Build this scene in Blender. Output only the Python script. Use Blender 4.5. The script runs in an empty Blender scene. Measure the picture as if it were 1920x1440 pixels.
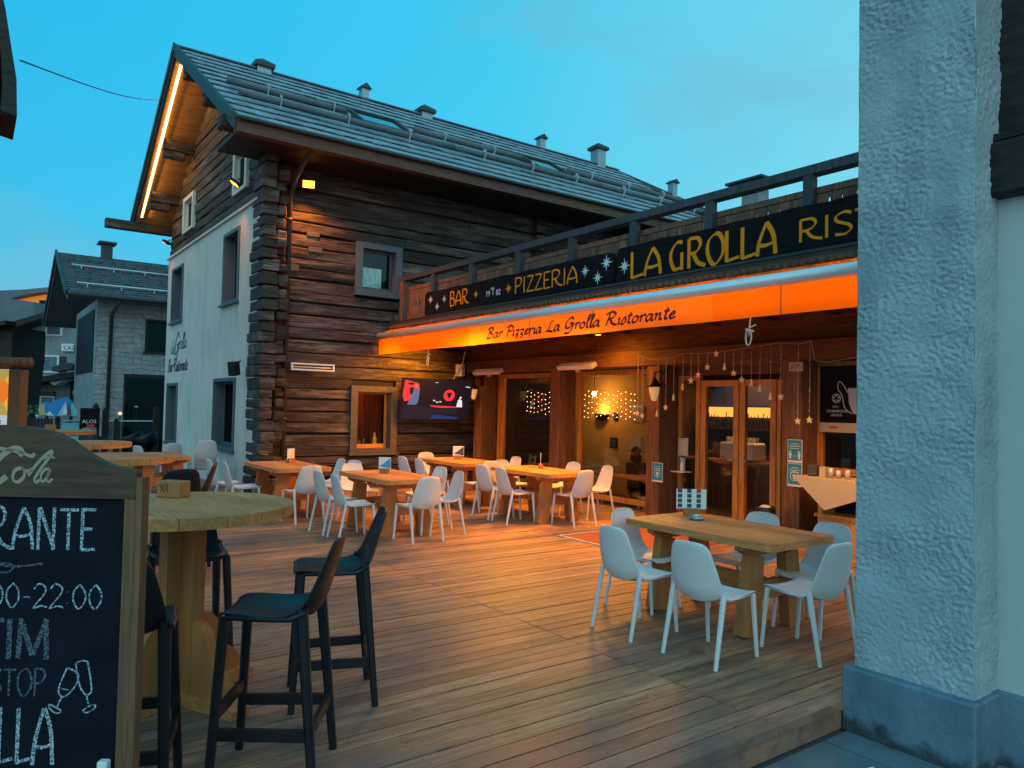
import bpy, bmesh, math, random
from mathutils import Vector, Matrix, noise
R=math.radians
random.seed(7)
S=bpy.context.scene
COL=S.collection
# ---------------------------------------------------------------- camera
cam=bpy.data.cameras.new('camera'); cob=bpy.data.objects.new('camera',cam); COL.objects.link(cob)
cam.sensor_width=36; cam.lens=1398.04/1920*36; cam.clip_end=2000; cam.clip_start=.05
YAW,PITCH,ROLL=R(-53.9616),R(1.74216),R(1.22475)
f=Vector((math.sin(YAW),math.cos(YAW),0)); r=Vector((math.cos(YAW),-math.sin(YAW),0)); u=Vector((0,0,1))
f2=f*math.cos(PITCH)+u*math.sin(PITCH); u2=-f*math.sin(PITCH)+u*math.cos(PITCH)
r3=r*math.cos(ROLL)+u2*math.sin(ROLL); u3=-r*math.sin(ROLL)+u2*math.cos(ROLL)
cob.matrix_world=Matrix(((r3.x,u3.x,-f2.x,0),(r3.y,u3.y,-f2.y,0),(r3.z,u3.z,-f2.z,1.72),(0,0,0,1)))
S.camera=cob
S.view_settings.view_transform='Standard'; S.view_settings.look='None'
S.view_settings.exposure=0.0; S.view_settings.gamma=1
S.render.resolution_x=1024; S.render.resolution_y=768
# ---------------------------------------------------------------- dusk sky
W=bpy.data.worlds.new('World'); S.world=W; W.use_nodes=True
nt=W.node_tree; N=nt.nodes; Lk=nt.links; N.clear()
def nd(t,**k):
    n=N.new(t)
    for a,b in k.items(): setattr(n,a,b)
    return n
out=nd('ShaderNodeOutputWorld'); bg=nd('ShaderNodeBackground'); bg.inputs[1].default_value=1.0
tc=nd('ShaderNodeTexCoord')
def dotn(v):
    n=nd('ShaderNodeVectorMath',operation='DOT_PRODUCT'); Lk.new(tc.outputs['Generated'],n.inputs[0]); n.inputs[1].default_value=v; return n.outputs['Value']
def mr(s,a,b,c=0,d=1):
    n=nd('ShaderNodeMapRange'); n.interpolation_type='SMOOTHSTEP'; Lk.new(s,n.inputs[0])
    for i,v in enumerate((a,b,c,d)): n.inputs[i+1].default_value=v
    return n.outputs[0]
def ramp(s,els):
    n=nd('ShaderNodeValToRGB'); Lk.new(s,n.inputs[0]); cr=n.color_ramp
    while len(cr.elements)<len(els): cr.elements.new(.5)
    for e,(p,c) in zip(cr.elements,els): e.position=p; e.color=(*c,1)
    return n.outputs[0]
def mixc(fac,a,b,bt='MIX'):
    n=nd('ShaderNodeMix',data_type='RGBA',blend_type=bt)
    if isinstance(fac,float): n.inputs[0].default_value=fac
    else: Lk.new(fac,n.inputs[0])
    for i,v in ((6,a),(7,b)):
        if isinstance(v,tuple): n.inputs[i].default_value=(*v,1)
        else: Lk.new(v,n.inputs[i])
    return n.outputs[2]
side=mr(dotn((.588,.808,0)),-1,1)
sidec=ramp(mr(dotn((.588,.808,0)),-1,1),[(0,(.0,.44,.78)),(.2,(.0,.50,.84)),(.48,(.03,.57,.86)),(.75,(.15,.64,.83)),(1,(.26,.72,.85))])
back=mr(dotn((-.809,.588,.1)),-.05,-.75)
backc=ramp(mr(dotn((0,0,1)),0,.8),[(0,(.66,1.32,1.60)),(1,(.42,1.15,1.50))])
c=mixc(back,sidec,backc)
hor=mr(dotn((0,0,1)),.55,-.02)
c=mixc(mixc(.3,(0,0,0),(1,1,1)) if False else mr(dotn((0,0,1)),.40,0,0,.14),c,(.10,.62,.82))
nz=nd('ShaderNodeTexNoise'); nz.inputs['Scale'].default_value=2.6; nz.inputs['Detail'].default_value=5; nz.inputs['Roughness'].default_value=.5
mp=nd('ShaderNodeMapping'); mp.inputs['Scale'].default_value=(1,1,2.2); Lk.new(tc.outputs['Generated'],mp.inputs[0]); Lk.new(mp.outputs[0],nz.inputs[0])
c=mixc(mr(nz.outputs[0],.53,.72,0,.55),c,(.15,.45,.60))
sky=nd('ShaderNodeTexSky'); sky.sky_type='NISHITA'; sky.sun_disc=False; sky.sun_elevation=R(3); sky.sun_rotation=R(126)
c=mixc(.03,c,sky.outputs[0])
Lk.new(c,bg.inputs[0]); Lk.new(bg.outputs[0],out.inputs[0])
# faint after-glow from behind the photographer
def lamp(name,kind,loc,energy,color,target=None,parent=None,**k):
    l=bpy.data.lights.new(name,kind); l.energy=energy; l.color=color
    for a,b in k.items(): setattr(l,a,b)
    o=bpy.data.objects.new(name,l); COL.objects.link(o); o.location=loc
    if target is not None: o.rotation_euler=(Vector(target)-Vector(loc)).to_track_quat('-Z','Y').to_euler()
    if parent: o.parent=parent
    return o
lamp('sun','SUN',(0,0,20),.22,(.75,.93,1),(-8,5.5,12),angle=R(30))
# ---------------------------------------------------------------- materials
M={}
def mat(name,col=(.5,.5,.5),rough=.6,metal=0,spec=.4,emit=None,es=1,build=None):
    m=bpy.data.materials.new(name); m.use_nodes=True; b=m.node_tree.nodes['Principled BSDF']
    b.inputs['Base Color'].default_value=(*col,1); b.inputs['Roughness'].default_value=rough; b.inputs['Metallic'].default_value=metal
    b.inputs['Specular IOR Level'].default_value=spec
    if emit: b.inputs['Emission Color'].default_value=(*emit,1); b.inputs['Emission Strength'].default_value=es
    if build: build(m.node_tree,b)
    M[name]=m; return m
class G:
    def __init__(s,nt): s.nt=nt; s.n=nt.nodes; s.l=nt.links
    def new(s,t,ins={},**k):
        n=s.n.new(t)
        for a,b in k.items(): setattr(n,a,b)
        for a,b in ins.items():
            if hasattr(b,'is_output'): s.l.new(b,n.inputs[a])
            else: n.inputs[a].default_value=b
        return n
    def obj(s,scale=(1,1,1),world=False):
        if world: o=s.new('ShaderNodeNewGeometry').outputs['Position']
        else: o=s.new('ShaderNodeTexCoord').outputs['Object']
        return s.new('ShaderNodeMapping',{0:o,'Scale':scale}).outputs[0]
    def noise(s,v,sc,det=4,rough=.5,dist=0): return s.new('ShaderNodeTexNoise',{'Vector':v,'Scale':sc,'Detail':det,'Roughness':rough,'Distortion':dist}).outputs[0]
    def ramp(s,v,els,interp='LINEAR'):
        n=s.new('ShaderNodeValToRGB',{0:v}); cr=n.color_ramp; cr.interpolation=interp
        while len(cr.elements)<len(els): cr.elements.new(.5)
        for e,(p,c) in zip(cr.elements,els): e.position=p; e.color=(*c,1) if isinstance(c,tuple) else (c,c,c,1)
        return n.outputs[0]
    def mix(s,f,a,b,bt='MIX'):
        n=s.new('ShaderNodeMix',data_type='RGBA',blend_type=bt)
        for i,v in ((0,f),(6,a),(7,b)):
            if hasattr(v,'is_output'): s.l.new(v,n.inputs[i])
            elif isinstance(v,tuple): n.inputs[i].default_value=(*v,1)
            else: n.inputs[i].default_value=v
        return n.outputs[2]
    def math(s,op,a,b=0):
        n=s.new('ShaderNodeMath',operation=op)
        for i,v in ((0,a),(1,b)):
            if hasattr(v,'is_output'): s.l.new(v,n.inputs[i])
            else: n.inputs[i].default_value=v
        return n.outputs[0]
    def bump(s,b,h,st=.3,d=.01): s.l.new(s.new('ShaderNodeBump',{'Height':h,'Strength':st,'Distance':d}).outputs[0],b.inputs['Normal'])
def wood(name,c1,c2,axis=0,sc=1,rough=.6,bump=.3,dark=None,island=.35,world=False,spec=.35,worn=None):
    def bd(nt,b):
        g=G(nt); s=[14*sc]*3; s[axis]=.9*sc
        v=g.obj(s,world); 
        isl=g.new('ShaderNodeNewGeometry').outputs['Random Per Island']
        v=g.new('ShaderNodeVectorMath',{0:v,1:g.new('ShaderNodeCombineXYZ',{0:g.math('MULTIPLY',isl,37),1:g.math('MULTIPLY',isl,91),2:0.}).outputs[0]},operation='ADD').outputs[0]
        n1=g.noise(v,1.2,6,.6,.6); n2=g.noise(v,5,4,.6); n3=g.noise(g.obj((1,1,1),world),1.7,3)
        col=g.ramp(n1,[(.3,c1),(.7,c2)])
        col=g.mix(g.ramp(n2,[(.42,.55),(.56,0.)]),col,dark or tuple(x*.45 for x in c1))
        if worn:
            sw=[3.]*3; sw[axis]=.5; nw=g.noise(g.obj(sw,world),1.5,7,.7)
            col=g.mix(g.ramp(nw,[(.50,0.),(.66,.8)]),col,worn)
            sc2=[30.]*3; sc2[axis]=1.; col=g.mix(g.ramp(g.noise(g.obj(sc2,world),1.3,3,.5),[(.36,.9),(.43,0.)]),col,(.006,.004,.004))
        hv=g.math('ADD',g.math('MULTIPLY',isl,island),1-island*.5)
        hv2=g.math('ADD',g.math('MULTIPLY',n3,.5),.75)
        mul=g.new('ShaderNodeVectorMath',{0:col,'Scale':g.math('MULTIPLY',hv,hv2)},operation='SCALE').outputs[0]
        g.l.new(mul,b.inputs['Base Color'])
        g.bump(b,g.math('ADD',n1,g.math('MULTIPLY',n2,.6)),bump,.006)
        g.l.new(g.ramp(n1,[(.3,rough-.08),(.7,min(1,rough+.12))]),b.inputs['Roughness'])
    return mat(name,c1,rough,spec=spec,build=bd)
wood('log',(.036,.018,.013),(.10,.066,.053),axis=1,sc=1,rough=.75,bump=1.0,worn=(.17,.135,.115),dark=(.010,.006,.005),island=1.0)
wood('log_x',(.042,.026,.021),(.10,.074,.060),axis=0,sc=1,rough=.75,bump=1.0,worn=(.16,.13,.115),dark=(.010,.006,.005),island=.9)
wood('beam',(.15,.062,.025),(.26,.115,.045),axis=2,sc=.8,rough=.6,bump=.25,dark=(.06,.02,.008),island=.3)
wood('beam_x',(.12,.050,.021),(.21,.090,.036),axis=0,sc=.8,rough=.6,bump=.25,dark=(.05,.02,.008),island=.3)
wood('brown_trim',(.10,.045,.028),(.17,.085,.055),axis=1,sc=.8,rough=.65,island=.3)
wood('rail',(.17,.065,.038),(.31,.15,.095),axis=2,sc=1,rough=.75,bump=.5,dark=(.03,.017,.012),island=.6)
wood('rail_grey',(.05,.048,.052),(.09,.085,.09),axis=2,sc=1,rough=.6,island=.2)
wood('table',(.46,.155,.045),(.64,.26,.085),axis=0,sc=.7,rough=.55,bump=.15,dark=(.28,.13,.04),island=.3)
wood('table_side',(.34,.105,.028),(.48,.175,.052),axis=2,sc=.7,rough=.55,bump=.15,dark=(.28,.13,.04),island=.3)
wood('orange_frame',(.58,.22,.04),(.72,.30,.06),axis=2,sc=.6,rough=.45,bump=.1,island=.1)
wood('olive_frame',(.15,.062,.026),(.20,.092,.040),axis=2,sc=1.2,rough=.6,bump=.2,dark=(.07,.045,.025),island=.15)
wood('sign_header',(.070,.036,.020),(.105,.060,.034),axis=0,sc=1,rough=.7,bump=.3,island=.2)
wood('soffit',(.35,.16,.06),(.5,.26,.1),axis=1,sc=.8,rough=.7,island=.4)
def deckb(nt,b):
    g=G(nt); v=g.obj((14,.8,1),True)
    isl=g.new('ShaderNodeNewGeometry').outputs['Random Per Island']
    off=g.new('ShaderNodeCombineXYZ',{0:g.math('MULTIPLY',isl,57),1:g.math('MULTIPLY',isl,33),2:0.}).outputs[0]
    v=g.new('ShaderNodeVectorMath',{0:v,1:off},operation='ADD').outputs[0]
    n1=g.noise(v,1.3,7,.62,.5); n2=g.noise(v,6,4,.6); n3=g.noise(g.obj((1,.55,1),True),1.1,6,.6); n4=g.noise(g.obj((1,.4,1),True),5.5,5,.65)
    col=g.ramp(n1,[(.28,(.18,.075,.038)),(.5,(.36,.165,.085)),(.72,(.52,.265,.145))])
    col=g.mix(g.ramp(n2,[(.38,.6),(.5,0.)]),col,(.09,.055,.04))
    col=g.mix(g.ramp(n3,[(.45,0.),(.60,.75)]),col,(.13,.092,.085))     # grey weather stains
    col=g.mix(g.ramp(n4,[(.60,0.),(.70,.6)]),col,(.065,.042,.038))
    col=g.mix(g.ramp(n3,[(.30,.5),(.42,0.)]),col,(.42,.22,.10))
    sc=g.math('ADD',g.math('MULTIPLY',isl,.5),.75)
    g.l.new(g.new('ShaderNodeVectorMath',{0:col,'Scale':sc},operation='SCALE').outputs[0],b.inputs['Base Color'])
    g.l.new(g.ramp(n3,[(.35,.62),(.65,.42)]),b.inputs['Roughness'])
    g.bump(b,g.math('ADD',n1,n2),.35,.004)
mat('deck',(.3,.2,.14),.6,spec=.35,build=deckb)
def plast(c1,c2,bsc,bst,bd_=.01,stain=None,det=6,splash=False,patchy=False):
    def bd(nt,b):
        g=G(nt); v=g.obj((1,1,1),True)
        n=g.noise(v,1.3,5,.6); n2=g.noise(v,bsc,det,.62,.4); n3=g.noise(g.obj((3,3,.7),True),1.2,4,.6)
        col=g.ramp(n,[(.3,c1),(.7,c2)])
        if stain: col=g.mix(g.ramp(n3,[(.5,0.),(.72,.55)]),col,stain)
        if splash:
            zz=g.new('ShaderNodeSeparateXYZ',{0:v}).outputs[2]
            ns=g.math('ADD',g.math('MULTIPLY',g.noise(g.obj((2.5,2.5,2.5),True),2.2,6,.65),.42),g.math('MULTIPLY',zz,-1.1))
            col=g.mix(g.ramp(ns,[(.28,0.),(.36,.85)]),col,(.030,.034,.036))
            col=g.mix(g.ramp(g.noise(v,60,3),[(.66,0.),(.70,.5)]),col,(.25,.33,.38))
        if patchy: n2=g.math('MULTIPLY',n2,g.ramp(g.noise(g.obj((1,1,1.6),True),3.2,4,.6),[(.35,.25),(.65,1.)]))
        g.l.new(col,b.inputs['Base Color']); g.bump(b,n2,bst,bd_)
    return bd
mat('plaster_house',rough=.9,spec=.1,build=plast((.62,.50,.42),(.70,.57,.48),9,.12,stain=(.34,.34,.30)))
mat('plaster_rough',rough=.9,spec=.1,build=plast((.32,.39,.40),(.41,.47,.48),70,1.0,.012,stain=(.20,.25,.25),det=8,patchy=True))
mat('plaster_smooth',rough=.85,spec=.15,build=plast((.42,.47,.46),(.48,.52,.50),7,.25,.01))
mat('plinth_blue',rough=.6,spec=.3,build=plast((.07,.12,.165),(.17,.25,.30),16,.8,.014,stain=(.06,.075,.08),splash=True))
mat('paving',rough=.5,spec=.4,build=plast((.10,.115,.13),(.19,.21,.23),5,.35,.01,stain=(.06,.07,.085)))
mat('asphalt',rough=.9,build=plast((.05,.05,.055),(.075,.075,.08),40,.5))
mat('plaster_grey',rough=.9,spec=.1,build=plast((.22,.25,.25),(.30,.32,.31),6,.3,stain=(.16,.19,.19)))
def stoneb(nt,b):
    g=G(nt); v=g.obj((1,1,1),False)
    sp=g.new('ShaderNodeSeparateXYZ',{0:v}); cv=g.new('ShaderNodeCombineXYZ',{0:sp.outputs[1],1:sp.outputs[2],2:0.}).outputs[0]
    cv=g.new('ShaderNodeVectorMath',{0:cv,1:g.new('ShaderNodeVectorMath',{0:g.new('ShaderNodeTexNoise',{'Vector':cv,'Scale':1.6}).outputs[1],'Scale':.34},operation='SCALE').outputs[0]},operation='ADD').outputs[0]
    br=g.new('ShaderNodeTexBrick',{'Vector':cv,'Color1':(.36,.37,.35,1),'Color2':(.20,.22,.22,1),'Mortar':(.10,.11,.11,1),'Scale':1.,'Mortar Size':.012,'Brick Width':.55,'Row Height':.17,'Mortar Smooth':.3,'Bias':-.1})
    n=g.noise(v,6,5); col=g.mix(.5,br.outputs[0],g.ramp(n,[(.3,(.16,.17,.17)),(.7,(.38,.38,.36))]))
    g.l.new(col,b.inputs['Base Color']); g.bump(b,g.math('ADD',n,g.math('MULTIPLY',br.outputs[1],-1)),.7,.03)
mat('stone_wall',rough=.9,build=stoneb)
def shing(c1,c2):
    def bd(nt,b):
        g=G(nt); isl=g.new('ShaderNodeNewGeometry').outputs['Random Per Island']; n=g.noise(g.obj((2,12,2)),2,6,.6)
        col=g.mix(.5,g.ramp(isl,[(0,c1),(1,c2)]),g.ramp(n,[(.3,c1),(.7,c2)]))
        g.l.new(col,b.inputs['Base Color']); g.bump(b,n,.4,.006)
    return bd
mat('shingle',rough=.55,spec=.5,build=shing((.14,.17,.20),(.33,.38,.42)))
mat('slate',rough=.6,spec=.45,build=shing((.075,.08,.095),(.16,.17,.19)))
mat('snow_log',rough=.7,build=shing((.07,.075,.08),(.15,.155,.16)))
mat('window_grey',(.085,.10,.115),.55); mat('white_frame',(.62,.58,.50),.5)
mat('white_plastic',(.66,.66,.66),.38,spec=.45,build=lambda nt,b:(lambda g:(g.l.new(g.mix(g.ramp(g.noise(g.obj((1,1,.6)),7,6,.7),[(.50,0.),(.72,.35)]),g.ramp(g.new('ShaderNodeObjectInfo').outputs['Random'],[(0,(.62,.57,.55)),(1,(.70,.65,.63))]),(.42,.40,.36)),b.inputs['Base Color']),g.bump(b,g.noise(g.obj(),90,3),.06,.002),g.l.new(g.ramp(g.noise(g.obj(),6,4),[(.35,.34),(.65,.5)]),b.inputs['Roughness'])))(G(nt)))
mat('black_plastic',(.008,.008,.012),.45,spec=.35,build=lambda nt,b:(lambda g:(g.bump(b,g.noise(g.obj(),120,3),.08,.002),g.l.new(g.ramp(g.noise(g.obj(),9,4),[(.35,.34),(.65,.55)]),b.inputs['Roughness'])))(G(nt)))
mat('black_metal',(.015,.015,.017),.45,.6); mat('dark',(.012,.010,.010),.8); mat('gutter',(.05,.045,.045),.55,.2)
mat('galv',(.5,.52,.53),.4,.3); mat('grey_metal',(.32,.33,.34),.4,.8); mat('alu',(.75,.75,.75),.35,.3); mat('enamel_white',(.72,.72,.70),.35)
mat('sign_black',(.010,.009,.011),.8,spec=.08,build=lambda nt,b:(lambda g:(g.l.new(g.ramp(g.noise(g.obj((1,1,6)),3,5),[(.3,(.007,.006,.007)),(.7,(.017,.014,.014))]),b.inputs['Base Color']),g.bump(b,g.noise(g.obj((1,4,9)),4,6),.3,.01)))(G(nt)))
mat('gold',(1,.27,.003),.6,spec=.2); mat('star_white',(.62,.66,.68),.6); mat('ink',(.05,.012,.02),.7); mat('ink_grey',(.03,.035,.04),.7)
mat('chalk',(.42,.50,.55),.9,build=lambda nt,b:(lambda g:g.l.new(g.ramp(g.noise(g.obj(),140,4),[(.40,(.03,.05,.07)),(.62,(.46,.56,.62))]),b.inputs['Base Color']))(G(nt)))
mat('chalk_faint',(.1,.13,.15),.9,build=lambda nt,b:(lambda g:g.l.new(g.ramp(g.noise(g.obj(),150,4),[(.42,(.012,.016,.024)),(.66,(.13,.18,.21))]),b.inputs['Base Color']))(G(nt)))
mat('slate_board',(.004,.005,.01),.7,spec=.12,build=lambda nt,b:(lambda g:g.l.new(g.ramp(g.noise(g.obj(),5,5),[(.35,(.003,.004,.008)),(.7,(.008,.010,.018))]),b.inputs['Base Color']))(G(nt)))
mat('carved',(.34,.27,.18),.8)
def fab(nt,b):
    g=G(nt); n=g.noise(g.obj((1,1,1),True),2.2,4)
    col=g.ramp(n,[(.3,(1,.17,.003)),(.7,(1,.205,.006))])
    g.l.new(col,b.inputs['Base Color']); tr=g.new('ShaderNodeBsdfTranslucent',{'Color':(1,.29,.008,1)})
    mx=g.new('ShaderNodeMixShader',{0:.55}); g.l.new(b.outputs[0],mx.inputs[1]); g.l.new(tr.outputs[0],mx.inputs[2])
    g.l.new(mx.outputs[0],g.n['Material Output'].inputs[0])
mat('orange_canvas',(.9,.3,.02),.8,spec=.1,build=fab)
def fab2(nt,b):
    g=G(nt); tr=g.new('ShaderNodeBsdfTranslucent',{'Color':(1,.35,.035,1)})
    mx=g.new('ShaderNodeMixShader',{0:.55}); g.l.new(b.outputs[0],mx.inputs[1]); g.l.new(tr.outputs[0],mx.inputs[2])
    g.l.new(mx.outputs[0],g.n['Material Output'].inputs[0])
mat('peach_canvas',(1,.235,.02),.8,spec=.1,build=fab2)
def glassb(tint,fmin,rough=.02):
    def bd(nt,b):
        g=G(nt); t=g.new('ShaderNodeBsdfTransparent',{'Color':(*tint,1)}); gl=g.new('ShaderNodeBsdfGlossy',{'Color':(.8,.8,.8,1),'Roughness':rough})
        lw=g.new('ShaderNodeLayerWeight',{'Blend':.25}).outputs['Fresnel']
        fac=g.math('ADD',g.math('MULTIPLY',lw,.12),fmin)
        mx=g.new('ShaderNodeMixShader',{0:fac}); g.l.new(t.outputs[0],mx.inputs[1]); g.l.new(gl.outputs[0],mx.inputs[2])
        g.l.new(mx.outputs[0],g.n['Material Output'].inputs[0])
    return bd
mat('glass',build=glassb((.95,.93,.90),.02)); mat('glass_dark',build=glassb((.10,.12,.13),.09,.05)); mat('glass_clear',build=glassb((.62,.72,.72),.05)); mat('skylight_glass',build=glassb((.05,.07,.08),.55,.03))
mat('lace',(.16,.50,.56),.8,build=lambda nt,b:(lambda g:g.l.new(g.mix(g.ramp(g.noise(g.obj((1,1,.3)),30,2),[(.4,0.),(.6,1.)]),(.30,.62,.68),(.50,.85,.88)),b.inputs['Base Color']))(G(nt)))
mat('curtain',(.34,.07,.025),.85,build=lambda nt,b:(lambda g:g.l.new(g.ramp(g.noise(g.obj((9,9,.4)),2,3),[(.3,(.20,.035,.015)),(.7,(.44,.11,.04))]),b.inputs['Base Color']))(G(nt)))
def em(name,c,s): return mat(name,(0,0,0),.5,emit=c,es=s)
em('led_warm',(1,.55,.16),7); em('flood_glow',(1,.32,.02),9); em('bulb_glow',(1,.62,.30),14); em('fairy_glow',(1,.52,.22),7); em('bar_glow',(1,.34,.04),2.0); em('sconce_glow',(1,.6,.2),6)
mat('lantern_glass',(.75,.62,.35),.4,emit=(1,.55,.2),es=.28)
em('screen_black',(.004,.005,.012),1); em('screen_red',(.95,.045,.05),1); em('screen_blue',(.008,.035,.16),1); em('screen_suit',(.12,.16,.32),1); em('screen_white',(.8,.8,.85),1); em('screen_dark',(.012,.012,.022),1); em('screen_skin',(.5,.22,.2),1)
em('box_lit',(1,.42,.03),.9); em('food_orange',(1,.22,.01),.8); em('food_pale',(.5,.38,.10),.8); em('panel_white',(.55,.62,.75),.8)
mat('soffit_baked_glow',(.75,.30,.06),.8,emit=(1,.25,.01),es=.45)  # light falling on the far gable soffit is put in as emission
mat('star_gold',(.75,.52,.28),.5,emit=(1,.5,.2),es=.12)
mat('poster_teal',(.015,.26,.38),.6,emit=(.01,.3,.42),es=.0); mat('paper',(.68,.68,.66),.8); mat('paper_blue',(.30,.52,.62),.8); mat('paper_dark',(.06,.07,.09),.8); mat('red',(.55,.04,.03),.6); mat('card_blue',(.05,.25,.5),.5); mat('cream',(.50,.42,.27),.9); mat('mustard',(.55,.36,.08),.9,build=plast((.50,.30,.06),(.58,.36,.09),6,.2)); mat('room_dark',(.055,.035,.025),.8); mat('skin',(.40,.22,.15),.6); mat('cloth_black',(.012,.012,.015),.9); mat('cloth_grey',(.06,.065,.08),.9); mat('hair',(.012,.008,.006),.7); mat('green',(.06,.20,.04),.6); mat('green_pale',(.32,.40,.28),.7); mat('sky_tinted_fabric',(.02,.05,.12),.8); mat('bottle_glass',(.10,.07,.02),.15,spec=.8); mat('rope',(.62,.56,.48),.9); mat('mat_red',(.20,.05,.02),.8); mat('yellow',(.62,.50,.05),.6); mat('sign_blue',(.02,.22,.55),.6); mat('sign_sea',(.16,.50,.50),.6); mat('sand',(.45,.42,.16),.6)
mat('weathered_frame',(.085,.068,.052),.65,build=lambda nt,b:(lambda g:(g.l.new(g.ramp(g.noise(g.obj((3,3,14)),3,6),[(.3,(.06,.048,.038)),(.7,(.12,.098,.078))]),b.inputs['Base Color']),g.bump(b,g.noise(g.obj((20,20,3)),3,5),.3,.004)))(G(nt)))
mat('shutter',(.04,.035,.04),.7); mat('ashtray',(.30,.31,.33),.3,.8); mat('hill',(.05,.07,.08),.9); mat('house_orange',(.50,.16,.035),.8,build=plast((.42,.13,.03),(.55,.19,.05),6,.3)); mat('dark_wood',(.018,.013,.011),.6,spec=.3,build=lambda nt,b:(lambda g:(g.bump(b,g.noise(g.obj((3,3,12)),2,6),.5,.02),g.l.new(g.ramp(g.noise(g.obj((3,3,12)),2,6),[(.3,(.010,.008,.008)),(.75,(.035,.026,.022))]),b.inputs['Base Color'])))(G(nt)))
# ---------------------------------------------------------------- mesh builder
class MB:
    def __init__(s): s.v=[]; s.f=[]; s.sm=[]
    def add(s,vs,fs,smooth=False):
        o=len(s.v); s.v+= [tuple(v) for v in vs]; s.f+=[tuple(i+o for i in f) for f in fs]; s.sm+=[smooth]*len(fs); return s
    def box(s,x0,x1,y0,y1,z0,z1,ch=0):
        if ch: return s.chbox((x0+x1)/2,(y0+y1)/2,(z0+z1)/2,abs(x1-x0),abs(y1-y0),abs(z1-z0),ch)
        return s.add([(x,y,z) for x in(x0,x1) for y in(y0,y1) for z in(z0,z1)],[(0,1,3,2),(4,6,7,5),(0,4,5,1),(2,3,7,6),(0,2,6,4),(1,5,7,3)])
    def chbox(s,cx,cy,cz,sx,sy,sz,c):
        bm=bmesh.new(); bmesh.ops.create_cube(bm,size=1)
        for v in bm.verts: v.co=Vector((v.co.x*sx,v.co.y*sy,v.co.z*sz))
        bmesh.ops.bevel(bm,geom=bm.edges[:],offset=c,segments=1,affect='EDGES')
        vs=[(v.co.x+cx,v.co.y+cy,v.co.z+cz) for v in bm.verts]; bm.verts.index_update(); fs=[[v.index for v in f.verts] for f in bm.faces]; bm.free()
        return s.add(vs,fs)
    def bar(s,a,b,w1,h1,w2=None,h2=None,up=(0,0,1),n=4):
        """tapered bar from a to b; n=4 rectangular, n=8 chamfered"""
        a=Vector(a); b=Vector(b); d=(b-a).normalized(); up=Vector(up)
        if abs(d.dot(up))>.98: up=Vector((0,1,0))
        x=d.cross(up).normalized(); y=x.cross(d).normalized(); w2=w2 or w1; h2=h2 or h1
        prof=[(-.5,-.5),(.5,-.5),(.5,.5),(-.5,.5)] if n==4 else [(-.5,-.25),(-.25,-.5),(.25,-.5),(.5,-.25),(.5,.25),(.25,.5),(-.25,.5),(-.5,.25)]
        vs=[p+x*px*w+y*py*h for p,w,h in((a,w1,h1),(b,w2,h2)) for px,py in prof]; k=len(prof)
        return s.add(vs,[tuple(range(k))[::-1],tuple(range(k,2*k))]+[(i,(i+1)%k,k+(i+1)%k,k+i) for i in range(k)])
    def tube(s,pts,rad,n=6,smooth=True,closed=False):
        P=[Vector(p) for p in pts]; rr=rad if isinstance(rad,(list,tuple)) else [rad]*len(P); vs=[]; fs=[]; px=None
        for i,p in enumerate(P):
            d=(P[min(i+1,len(P)-1)]-P[max(i-1,0)]).normalized() if len(P)>1 else Vector((0,0,1))
            if px is None: px=d.orthogonal().normalized()
            x=(px-d*px.dot(d)).normalized(); px=x; y=d.cross(x)
            for k in range(n):
                a=2*math.pi*k/n; vs.append(p+(x*math.cos(a)+y*math.sin(a))*rr[i])
        for i in range(len(P)-1):
            for k in range(n): fs.append((i*n+k,i*n+(k+1)%n,(i+1)*n+(k+1)%n,(i+1)*n+k))
        fs+=[tuple(range(n))[::-1],tuple((len(P)-1)*n+k for k in range(n))]
        return s.add(vs,fs,smooth)
    def lathe(s,prof,c=(0,0,0),n=16,smooth=True,sx=1,sy=1):
        vs=[]; fs=[]
        for rr,z in prof:
            for k in range(n):
                a=2*math.pi*k/n; vs.append((c[0]+rr*sx*math.cos(a),c[1]+rr*sy*math.sin(a),c[2]+z))
        m=len(prof)
        for i in range(m-1):
            for k in range(n): fs.append((i*n+k,i*n+(k+1)%n,(i+1)*n+(k+1)%n,(i+1)*n+k))
        if prof[0][0]>1e-4: fs.append(tuple(range(n))[::-1])
        if prof[-1][0]>1e-4: fs.append(tuple((m-1)*n+k for k in range(n)))
        return s.add(vs,fs,smooth)
    def prism(s,poly,fn,t0,t1):
        """poly 2D outline, fn(u,v,t)->3D"""
        k=len(poly); vs=[fn(u,v,t0) for u,v in poly]+[fn(u,v,t1) for u,v in poly]
        return s.add(vs,[tuple(range(k))[::-1],tuple(range(k,2*k))]+[(i,(i+1)%k,k+(i+1)%k,k+i) for i in range(k)])
    def build(s,name,material,parent=None,smooth=None,world=True):
        me=bpy.data.meshes.new(name)
        vs=s.v
        if parent is not None and world:
            L=parent.matrix_basis if parent.parent is None else parent.parent.matrix_basis@parent.matrix_basis
            inv=L.inverted(); vs=[inv@Vector(v) for v in vs]
        me.from_pydata([tuple(v) for v in vs],[],s.f); me.update()
        if smooth is True: me.polygons.foreach_set('use_smooth',[True]*len(me.polygons))
        elif smooth is None: me.polygons.foreach_set('use_smooth',s.sm)
        bm=bmesh.new(); bm.from_mesh(me); bmesh.ops.recalc_face_normals(bm,faces=bm.faces[:]); bm.to_mesh(me); bm.free()
        if material: me.materials.append(M[material])
        o=bpy.data.objects.new(name,me); COL.objects.link(o)
        if parent is not None: o.parent=parent
        return o
def tag(o,label=None,cat=None,group=None,kind=None):
    if label: o['label']=label
    if cat: o['category']=cat
    if group: o['group']=group
    if kind: o['kind']=kind
    return o
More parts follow.
